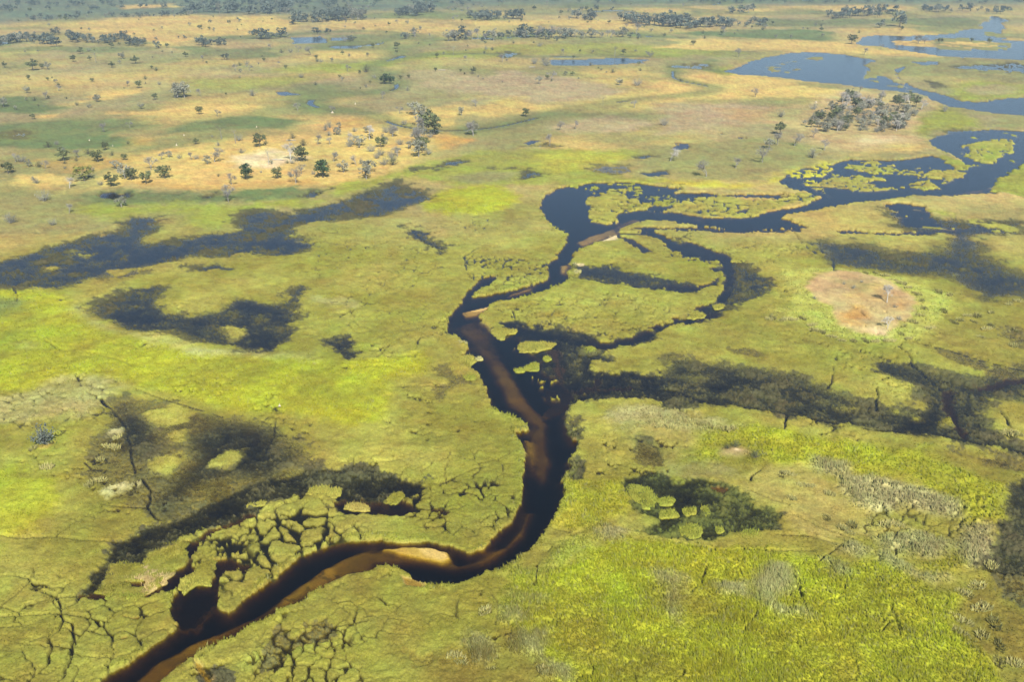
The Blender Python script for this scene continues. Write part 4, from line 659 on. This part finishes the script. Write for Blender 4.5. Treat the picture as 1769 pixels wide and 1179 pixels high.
TL = {
 ('L', G1): 'bare,850,140,85 bare,1060,105,62 bare,130,385,85 olive,520,375,112 bare,640,350,80 olive,800,385,100 olive,860,290,72 olive,70,480,100 bare,375,440,75 yellow,690,542,140 pale,570,600,95 greyshrub,365,705,100 olive,910,585,118 olive,1020,370,60 grey,940,440,80 grey,1020,520,130 olive,1070,535,105 bare,1235,452,115 olive,1190,565,112 olive,1345,522,112 bare,1320,370,75 bare,1560,370,70 grey,1690,405,80 bare,1750,385,130 olive,1600,240,50 greyshrub,300,560,55 shrub,720,320,60',
 ('M', G1): 'olive,395,262,112 evergreen,285,528,136 evergreen,910,514,152 snag,470,410,125 olive,740,382,130 pale,650,382,165 olive,545,522,98 bare,690,562,130 bare,735,480,90 bare,165,572,112 bare,140,706,140 snag,200,232,115 snag,85,200,100 bare,870,242,92 bare,965,242,72 pale,1120,222,85 grey,1210,256,112 pale,1290,202,122 olive,1385,266,98 bare,1480,172,92 greyshrub,965,102,58 grey,1080,472,100 bare,1000,382,92 bare,1180,412,92 grey,1290,470,120 grey,1265,525,130 shrub,1480,412,72 bare,1520,342,92 grey,1690,342,150 olive,1720,300,130 grey,1690,230,140 bare,1680,130,125',
 ('B', G3): 'evergreen,250,430,55 evergreen,278,430,52 bare,238,505,40 bare,325,582,45 grey,400,590,80 olive,505,690,100 olive,470,650,90 grey,445,640,100 bare,430,760,110 bare,290,702,62 bare,700,697,82 grey,700,690,70 grey,640,592,46 bare,713,548,42 olive,965,597,46 grey,1035,430,46 bare,1100,412,56 grey,1445,436,42 greyshrub,1535,438,40 bare,1520,552,46 snag,1360,542,42 olive,700,377,36 olive,190,246,28 olive,312,250,36 bare,62,366,40 shrub,155,370,42 snag,600,282,42 olive,515,296,28 bare,668,312,32 bare,848,318,44 greyshrub,1070,336,50 greyshrub,1010,328,40 bare,1160,282,36 olive,1465,282,32 grey,1600,296,40 snag,1420,292,52 bare,1140,667,52 bare,1220,662,46 greyshrub,1670,642,42 pale,1705,826,72 bare,1090,742,62',
 ('C', G4): 'bare,400,497,48 olive,525,690,66 bare,512,742,72 grey,470,762,62 bare,435,832,95 bare,300,862,58 bare,150,906,95 bare,600,747,72 bare,695,707,56 greyshrub,690,808,58 bare,752,772,62 greyshrub,1365,572,38 grey,1130,662,82 bare,930,474,38 greyshrub,530,600,42 greyshrub,700,560,36',
 ('C', G6): 'bare,315,292,46 olive,890,226,52 woodland,1035,142,46 woodland,1135,138,82 bare,240,182,52 olive,85,232,26 bare,955,282,42 olive,735,162,26 bare,1150,214,30 grey,1230,222,44 bare,1260,224,38 olive,1340,222,32 olive,1500,214,22 olive,1590,222,30 bare,1040,252,34 bare,1110,258,30',
 ('A', G2): 'woodland,1615,178,42 woodland,1670,176,36 olive,570,247,30 olive,410,277,30 olive,375,317,36 snag,490,322,56 olive,570,347,32 grey,625,302,42 olive,690,327,42 olive,945,292,28 woodland,1145,307,36 olive,25,347,32 olive,170,362,60 grey,245,357,42 olive,215,355,32 bare,1200,362,36 bare,1270,362,36 bare,1035,312,30 bare,1580,282,52 bare,1520,266,40 bare,1380,252,30 grey,140,476,42 bare,235,507,42 olive,710,452,42 bare,650,442,30 olive,790,512,36 grey,905,502,95 grey,940,500,80 bare,1020,492,42 grey,495,522,48 grey,20,547,52 grey,720,557,36 olive,1015,587,46 bare,1108,597,42 olive,168,612,32 greyshrub,1285,492,36 bare,1515,567,42 bare,1690,577,42 bare,300,467,36 woodland,810,248,38 olive,850,244,24 grey,620,1062,62 greyshrub,55,1142,62 bare,355,1092,52 greyshrub,270,1152,44 bare,1165,1036,70'}
for (crop, area), s in TL.items():
    for t in s.split():
        k, x, y, h = t.split(','); plant(k, crop, float(x), float(y), float(h), area)
plant('bluebush', 'D', 222, 1114, 92, 'bluebush'); plant('pale', 'F', 1068, 402, 96, G5); plant('pale', 'F', 1072, 535, 66, G5); scat_islet = [plant('greyshrub', 'F', x, y, h, G5) for x, y, h in ((850, 310, 18), (900, 330, 22), (940, 300, 16), (1110, 430, 20), (700, 385, 22), (1130, 490, 24))]; plant('shrub', 'I', 300, -4, 42, 'moundbush'); plant('shrub', 'I', 400, 45, 46, 'moundbush'); plant('shrub', 'I', 258, 2, 28, 'moundbush')
rt = random.Random(5)
def inpoly(crop, s, n):
    p = np.array([[float(a) for a in q.split(',')] for q in s.split()]); out_ = []
    while len(out_) < n:
        x = rt.uniform(p[:, 0].min(), p[:, 0].max()); y = rt.uniform(p[:, 1].min(), p[:, 1].max())
        if sdf(np.array([[x, y]]), p)[0] > 0: out_.append((x, y))
    return out_
for x, y in inpoly('C', '640,650 720,590 800,540 880,490 960,500 1100,520 1260,510 1285,530 1200,610 1160,670 980,685 880,670 760,680', 150):
    e = rt.random(); dark = x > 1120 and y < 570
    plant('olive' if dark and e < .35 else ('grey' if e < .42 else 'pale' if e < .62 else 'greyshrub' if e < .85 else 'olive'), 'C', x, y, rt.uniform(34, 62) * (.7 if .62 < e < .85 else 1), 'forest')
BELTS = [('A', '-10,232 60,215 160,222 300,232', 26, 34, 55, 'belt'), ('A', '40,195 250,180 420,185', 14, 22, 36, 'belt'), ('A', '360,212 520,218 650,205', 24, 30, 46, 'belt'), ('A', '655,235 740,228', 8, 30, 46, 'belt'), ('A', '160,104 300,100', 9, 22, 32, 'belt2'), ('A', '340,94 460,88', 6, 20, 30, 'belt2'), ('A', '520,86 700,84 860,80 1000,72', 20, 20, 30, 'belt2'),
 ('A', '950,70 1100,62 1300,72 1450,66 1480,40', 30, 34, 60, 'belt2'), ('A', '1000,30 1300,20 1500,15 1768,20', 22, 24, 40, 'belt2'), ('A', '1470,122 1580,118 1680,105 1768,100 1850,96', 24, 40, 68, 'belt2'), ('A', '1310,205 1380,195 1480,190', 9, 40, 56, 'belt'), ('A', '1015,232 1080,232 1150,235', 8, 34, 48, 'belt'), ('A', '0,25 200,15 400,20 600,10', 16, 16, 28, 'belt2'),
 ('B', '320,85 400,75 490,60', 14, 34, 66, 'belt3'), ('B', '680,98 800,100 960,95', 16, 32, 54, 'belt3'), ('B', '560,205 640,205 760,205 860,200', 15, 42, 66, 'row'), ('B', '880,190 980,192 1100,195 1200,192', 20, 40, 68, 'row'), ('B', '1200,192 1340,190 1450,190 1560,190', 16, 30, 62, 'row'), ('B', '340,192 420,190', 5, 34, 48, 'row'), ('B', '1220,98 1330,100', 7, 28, 48, 'belt3'), ('B', '1460,110 1600,130 1768,135', 22, 40, 66, 'belt3'),
 ('B', '1180,62 1450,58', 6, 18, 30, 'belt3'), ('C', '0,138 120,140 280,140', 22, 40, 62, 'belt4'), ('C', '280,130 480,132', 8, 26, 44, 'belt4'), ('C', '270,66 330,64 410,55', 9, 30, 50, 'belt4'), ('C', '780,96 860,88 980,78 1090,76', 20, 36, 52, 'belt4'), ('C', '1245,56 1380,54', 12, 30, 38, 'belt4'), ('C', '1390,58 1560,56', 7, 24, 36, 'belt4'), ('C', '1565,64 1640,60 1715,56', 10, 30, 38, 'belt4'), ('C', '0,18 500,12 900,16', 14, 16, 26, 'belt4'),
 ('B', '600,28 760,36', 4, 18, 26, 'belt3'), ('B', '0,110 160,95', 7, 20, 36, 'belt3'), ('B', '20,200 90,205', 4, 26, 40, 'row')]
for crop, s, n, h0, h1, area in BELTS:
    p = [tuple(float(a) for a in q.split(',')) for q in s.split()]
    for q in range(n):
        t = (q + rt.uniform(.1, .9)) / n * (len(p) - 1); i = min(int(t), len(p) - 2); f = t - i
        x = p[i][0] * (1 - f) + p[i + 1][0] * f; y = p[i][1] * (1 - f) + p[i + 1][1] * f + rt.gauss(0, 5)
        e = rt.random(); k = ('grey' if e < .4 else 'bare' if e < .6 else 'woodland') if area == 'row' else ('woodland' if e < .8 else 'grey')
        plant(k, crop, x + rt.gauss(0, 8), y, rt.uniform(h0 * .6, h1 * 1.1), area)
def scatter(crop, s, n, h0, h1, area, kinds):
    for x, y in inpoly(crop, s, n): plant(rt.choice(kinds), crop, x, y, rt.uniform(h0, h1), area)
scatter('A', '0,60 1000,50 1768,20 1768,80 1200,230 0,240', 60, 8, 24, 'dots1', ('woodland', 'grey', 'olive')); scatter('B', '0,30 1768,20 1768,190 800,200 0,180', 70, 8, 26, 'dots2', ('woodland', 'grey', 'olive', 'bare'))
scatter('A', '0,260 600,250 1000,240 1768,240 1768,420 1300,480 600,560 0,600', 60, 10, 26, 'dots1', ('shrub', 'greyshrub', 'olive', 'grey')); scatter('B', '0,190 800,210 1700,200 1768,420 1000,420 400,480 0,480', 55, 10, 24, 'dots2', ('shrub', 'greyshrub', 'olive', 'grey'))
scatter('A', '100,760 700,700 1768,640 1768,930 900,930 500,980 100,960', 45, 14, 40, 'dots3', ('greyshrub', 'greyshrub', 'shrub', 'grey')); scatter('C', '0,80 700,90 1250,90 1240,140 880,200 0,200', 30, 10, 26, 'dots4', ('shrub', 'olive', 'grey')); scatter('B', '0,640 500,580 480,800 0,920', 30, 16, 50, 'dots3', ('greyshrub', 'grey', 'greyshrub'))
AREA = {G1: 'on the left golden bank', G2: 'on the far left plain', G3: 'on the tawny central plain', G4: 'around the right-hand grey thicket', G5: 'on the tan islet', G6: 'along the far blue river'}
GROUP = {G1: 'trees on the golden bank', G2: 'scattered trees of the far left plain', G3: 'scattered trees of the central plain', G4: 'trees beside the thicket', G5: 'dead trees of the tan islet', G6: 'trees along the far river'}
SHARED = {'dots1': ('scattered on the far left plain', 'tiny bushes of the far left plain'), 'dots2': ('scattered on the far central plain', 'tiny bushes of the far central plain'), 'dots3': ('scattered on the golden grass', 'small bushes of the golden grass'), 'dots4': ('scattered on the far right plain', 'tiny bushes of the far right plain'), 'forest': ('in the thicket beside the blue river', 'trees of the thicket by the river'), 'belt': ('in the belt below the gold field', 'tree belt below the gold field'), 'belt2': ('in the hazy wood beyond the gold field', 'hazy wood beyond the gold field'),
          'row': ('in the row below the gold strip', 'tree row below the central gold strip'), 'belt3': ('in the wood above the gold strip', 'hazy wood above the central gold strip'), 'belt4': ('in the far right hazy wood', 'hazy wood on the far right')}
ORD = ['leftmost', 'second', 'third', 'fourth', 'fifth', 'sixth', 'seventh', 'eighth', 'ninth', 'tenth', 'eleventh', 'twelfth', 'thirteenth', 'fourteenth', 'fifteenth', 'sixteenth', 'seventeenth', 'eighteenth', 'nineteenth', 'twentieth', 'twenty-first', 'twenty-second', 'twenty-third', 'twenty-fourth', 'twenty-fifth', 'twenty-sixth', 'twenty-seventh', 'twenty-eighth', 'twenty-ninth', 'thirtieth']
TREES.sort(key=lambda t: (t[4], t[5])); seen = {}; tot = {}
for t in TREES: tot[(t[4], t[0])] = tot.get((t[4], t[0]), 0) + 1
SPECIAL = {'bluebush': ('wide blue-grey twiggy shrub standing alone in the left marsh', None)}
for q, (kind, x, y, h, area, u) in enumerate(TREES):
    nm, tm, cm, nv, words, cat = KINDS[kind]; var = TPL[kind][q % nv]
    root = bpy.data.objects.new(nm, None); COL.objects.link(root); root.empty_display_size = .5
    root.location = (x, y, z_at(x, y) - .05); root.rotation_euler = (0, 0, rt.uniform(0, 6.28))
    sx = rt.uniform(.88, 1.12); root.scale = (h * sx, h * sx, h)
    if area == 'bluebush': root.scale = (h * 1.0, h * 1.0, h * 1.0)
    link('trunk', var[0], None, root); cr = link('crown', var[1], None, root)
    k = seen.get((area, kind), 0); seen[(area, kind)] = k + 1; n = tot[(area, kind)]
    if area in SPECIAL: tag(root, SPECIAL[area][0], cat)
    elif area == 'moundbush': tag(root, ['low green shrub left of the bare sandy mound', 'low green shrub behind the bare sandy mound', 'low green shrub right of the bare sandy mound'][k], cat, 'shrubs round the sandy mound')
    elif area in SHARED:
        lead, tail = ('', '') if n > 30 or n == 1 else ('leftmost ', '') if k == 0 else ('rightmost ', '') if k == n - 1 else (ORD[k] + ' ', ' from the left')
        tag(root, f'{lead}{words}{tail} {SHARED[area][0]}', cat, SHARED[area][1])
    else:
        lead = '' if n == 1 else ('leftmost ' if k == 0 else 'rightmost ' if k == n - 1 else ORD[k] + ' ')
        tail = ' from the left' if n > 2 and 0 < k < n - 1 else ''
        tag(root, f'{lead}{words}{tail} {AREA[area]}', cat, GROUP[area])

# the woodland on the skyline reads as one mass
fv = []; ff = []; off = 0; src = TPL['woodland']
arrs = []
for t_, c_ in src:
    a = np.empty(len(c_.vertices) * 3, np.float32); c_.vertices.foreach_get('co', a); f = np.empty(len(c_.polygons) * 3, np.int32); c_.polygons.foreach_get('vertices', f); arrs.append((a.reshape(-1, 3), f.reshape(-1, 3)))
for q, (u, v) in enumerate(inpoly('P', '-80,-6 600,-9 1250,-9 1850,-10 1850,7 1300,6 900,5 620,12 420,14 0,20 -80,22', 330)):
    Xg, Yg = ground(u, v); h = height_m(u, v, rt.uniform(5, 11)); a, f = arrs[q % len(arrs)]; t = rt.uniform(0, 6.28); c_, s_ = math.cos(t), math.sin(t); w = h * rt.uniform(.9, 1.5)
    fv.append(np.stack([(a[:, 0] * c_ - a[:, 1] * s_) * w + Xg, (a[:, 0] * s_ + a[:, 1] * c_) * w + Yg, a[:, 2] * h + .5], 1)); ff.append(f + off); off += len(a)
tag(link('far_woodland', mesh_from('far_woodland', np.vstack(fv), np.vstack(ff)), M['leaf_far']), 'hazy blue-grey woodland along the top of the view', 'woodland', kind='stuff')

# ------------------------------------------------------------------ pale reed clumps standing apart
def clump_mesh(seed):
    rg = np.random.default_rng(seed); n = 90; a = rg.uniform(0, 6.28, n); r = np.sqrt(rg.uniform(0, 1, n)) * .62
    bx, by = r * np.cos(a), r * np.sin(a) * .8; v = np.empty((n, 3, 3)); fa = rg.uniform(-1, 1, n); w = .075
    v[:, 0] = np.stack([bx - np.cos(fa) * w, by - np.sin(fa) * w, np.full(n, -.1)], 1); v[:, 1] = np.stack([bx + np.cos(fa) * w, by + np.sin(fa) * w, np.full(n, -.1)], 1)
    v[:, 2] = np.stack([bx * 1.35 + rg.normal(size=n) * .08, by * 1.35 + rg.normal(size=n) * .08, rg.uniform(.6, 1.0, n) * (1 - .3 * r)], 1)
    c = alb((178, 172, 108)) * 1.3 * rg.uniform(.75, 1.2, (n, 1)) * (1 + rg.uniform(-.06, .06, (n, 3)))
    return mesh_from('reed_clump', v.reshape(-1, 3), np.arange(n * 3).reshape(-1, 3), np.repeat(c, 3, 0))
CL = [clump_mesh(70 + i) for i in range(4)]
for c_ in CL: c_.materials.append(M['blade'])
CLUMPS = [('I', 'on the tan meadow right of the green pond', '540,135 570,130 640,190 680,195 775,235 585,255 765,355 845,410 890,395 990,375 1075,385 1110,390 1125,380 880,430'), ('I', 'in the brown shallows at the lower right edge', '1450,740 1480,750 1530,700 1550,820 1615,895 1555,955 1640,1010 1450,880 1640,1090 1720,1100 1440,950 1570,800 1500,600 1600,595'),
 ('F', 'in the flooded sedge right of the tan islet', '1410,500 1440,490 1510,500 1530,470 1580,530 1600,520 1690,545 1720,545 1545,580 1715,620 1700,400 1740,390 1690,415 1600,455 1480,470'), ('F', 'along the lower left rim of the tan islet', '470,490 490,480 530,490 560,485 600,490 640,485 690,520 700,545 740,555 790,575 840,590 900,595 960,600 1010,603 1080,600'), ('F', 'along the right rim of the tan islet', '960,245 1010,250 1060,265 1100,290 1140,310 1180,330 1220,360 1250,390 1260,430 1240,470 1200,500 1160,520 1140,560 1180,590 1290,530 1360,450 1390,360 1330,350'), ('H', 'in the brown hollow at the bottom centre', '600,1060 635,1085 795,1115 760,830 1060,1150'),
 ('G', 'in the dark shallows at the left', '455,180 500,155 510,45 560,-20 590,-15 600,-60 240,95 170,1'), ('F', 'at the lower right corner of the dark sedge', '1680,1070 1710,1080 1740,1075 1700,1060'), ('F', 'on the pale reed bank below the dark sedge', '40,1000 80,1010 120,1020 160,1030 200,1040 240,1045 280,1050 -40,1040 -80,1030 -120,1010')]
for crop, where, s in CLUMPS:
    x0, y0, k = CROPS[crop]
    spots = sorted(s.split(), key=lambda t: float(t.split(',')[0]))
    for ci, t in enumerate(spots):
        x, y = (float(a) for a in t.split(',')); x += rt.uniform(-2, 2); y += rt.uniform(-4, 4)
        Xg, Yg = ground(x0 + x / k, y0 + y / k); o = link('reed_clump', CL[rt.randrange(4)])
        sc = rt.uniform(1.7, 2.5); o.scale = (sc * rt.uniform(1.0, 1.9), sc * rt.uniform(.9, 1.3), sc * rt.uniform(.5, .75)); o.location = (float(Xg), float(Yg), max(0, z_at(float(Xg), float(Yg))) - .05); o.rotation_euler = (0, 0, rt.uniform(0, 6.28))
        tag(o, ('leftmost' if ci == 0 else 'rightmost' if ci == len(spots) - 1 else ORD[ci]) + ' pale reed clump ' + ('' if ci in (0, len(spots) - 1) else 'from left ') + where, 'reed clump', 'pale reed clumps ' + where)

# ------------------------------------------------------------------ termite mounds, fallen wood
def mound_mesh(seed):
    rg = np.random.default_rng(seed); n = 10; V = []; F = []
    for z, r in ((-.1, 1.1), (.12, .8), (.35, .5), (.7, .28), (.95, .12), (1.0, .02)):
        for i in range(n): t = 2 * math.pi * i / n; q = r * rg.uniform(.82, 1.15); V.append((q * math.cos(t) + z * .1, q * math.sin(t), z))
    for r in range(5):
        for i in range(n): j = (i + 1) % n; F.append((r * n + i, r * n + j, (r + 1) * n + j, (r + 1) * n + i))
    return mesh_from('termite_mound', V, F, smooth=True)
MM = [mound_mesh(i) for i in range(3)]
for m_ in MM: m_.materials.append(M['mound'])
for q, (crop, x, y, h, lb) in enumerate([('L', 1440, 250, 36, 'white termite mound left of the small lone olive tree'), ('L', 1500, 168, 28, 'small white termite mound on the green flat'), ('L', 730, 210, 30, 'pale termite mound among grey twigs on the green flat'), ('M', 370, 100, 26, 'pale termite mound on the bare ring in the green flat'), ('L', 920, 255, 24, 'small pale termite mound beside the olive tree with a dark shadow'),
        ('B', 100, 534, 20, 'tiny white termite mound at the edge of the green flat'), ('A', 1692, 578, 18, 'low white termite mound on the far green flat'), ('C', 708, 524, 14, 'low white termite mound above the grey thicket'), ('C', 768, 526, 12, 'small white termite mound close above the grey thicket'), ('D', 1424, 926, 24, 'tiny pale mound in the lime meadow')]):
    x0, y0, k = CROPS[crop]; u, v = x0 + x / k, y0 + y / k; Xg, Yg = ground(u, v); o = link('termite_mound', MM[q % 3]); h = height_m(u, v, h / k) * .5
    w = h * (.9 if h < 4 else .6) * (2.2 if 'low' in lb else 1); o.scale = (w * .55, w * .55, h); o.location = (float(Xg), float(Yg), z_at(float(Xg), float(Yg)) - .05); tag(o, lb, 'termite mound', 'termite mounds')
mb = MB(); mb.bar((-.5, 0, .05), (.5, .05, .06), .05, .035, 6); mb.bar((.1, 0, .06), (.35, .2, .16), .025, .008, 5); mb.bar((.3, 0, .06), (.6, -.15, .12), .02, .006, 5); mb.bar((-.2, 0, .06), (-.1, .18, .2), .02, .008, 5)
LOG = mb.mesh('fallen_trunk'); LOG.materials.append(M['pale_wood'])
for crop, x, y, L, lb in [('M', 545, 372, 8, 'bleached fallen trunk on the pale sand patch'), ('B', 1000, 345, 7, 'bleached fallen trunk beside the far blue lake'), ('B', 540, 360, 8, 'long pale fallen trunk on the tawny plain'), ('D', 232, 1118, 2.4, 'short bleached log at the foot of the blue-grey shrub'), ('M', 650, 210, 7, 'bleached fallen trunk behind the tall pale tree')]:
    x0, y0, k = CROPS[crop]; Xg, Yg = ground(x0 + x / k, y0 + y / k); o = link('fallen_trunk', LOG); o.scale = (L, L * .6, L * .8); o.location = (float(Xg), float(Yg), z_at(float(Xg), float(Yg)) + .05); o.rotation_euler = (0, 0, rt.uniform(-.3, .3)); tag(o, lb, 'fallen trunk', 'fallen dead trunks')
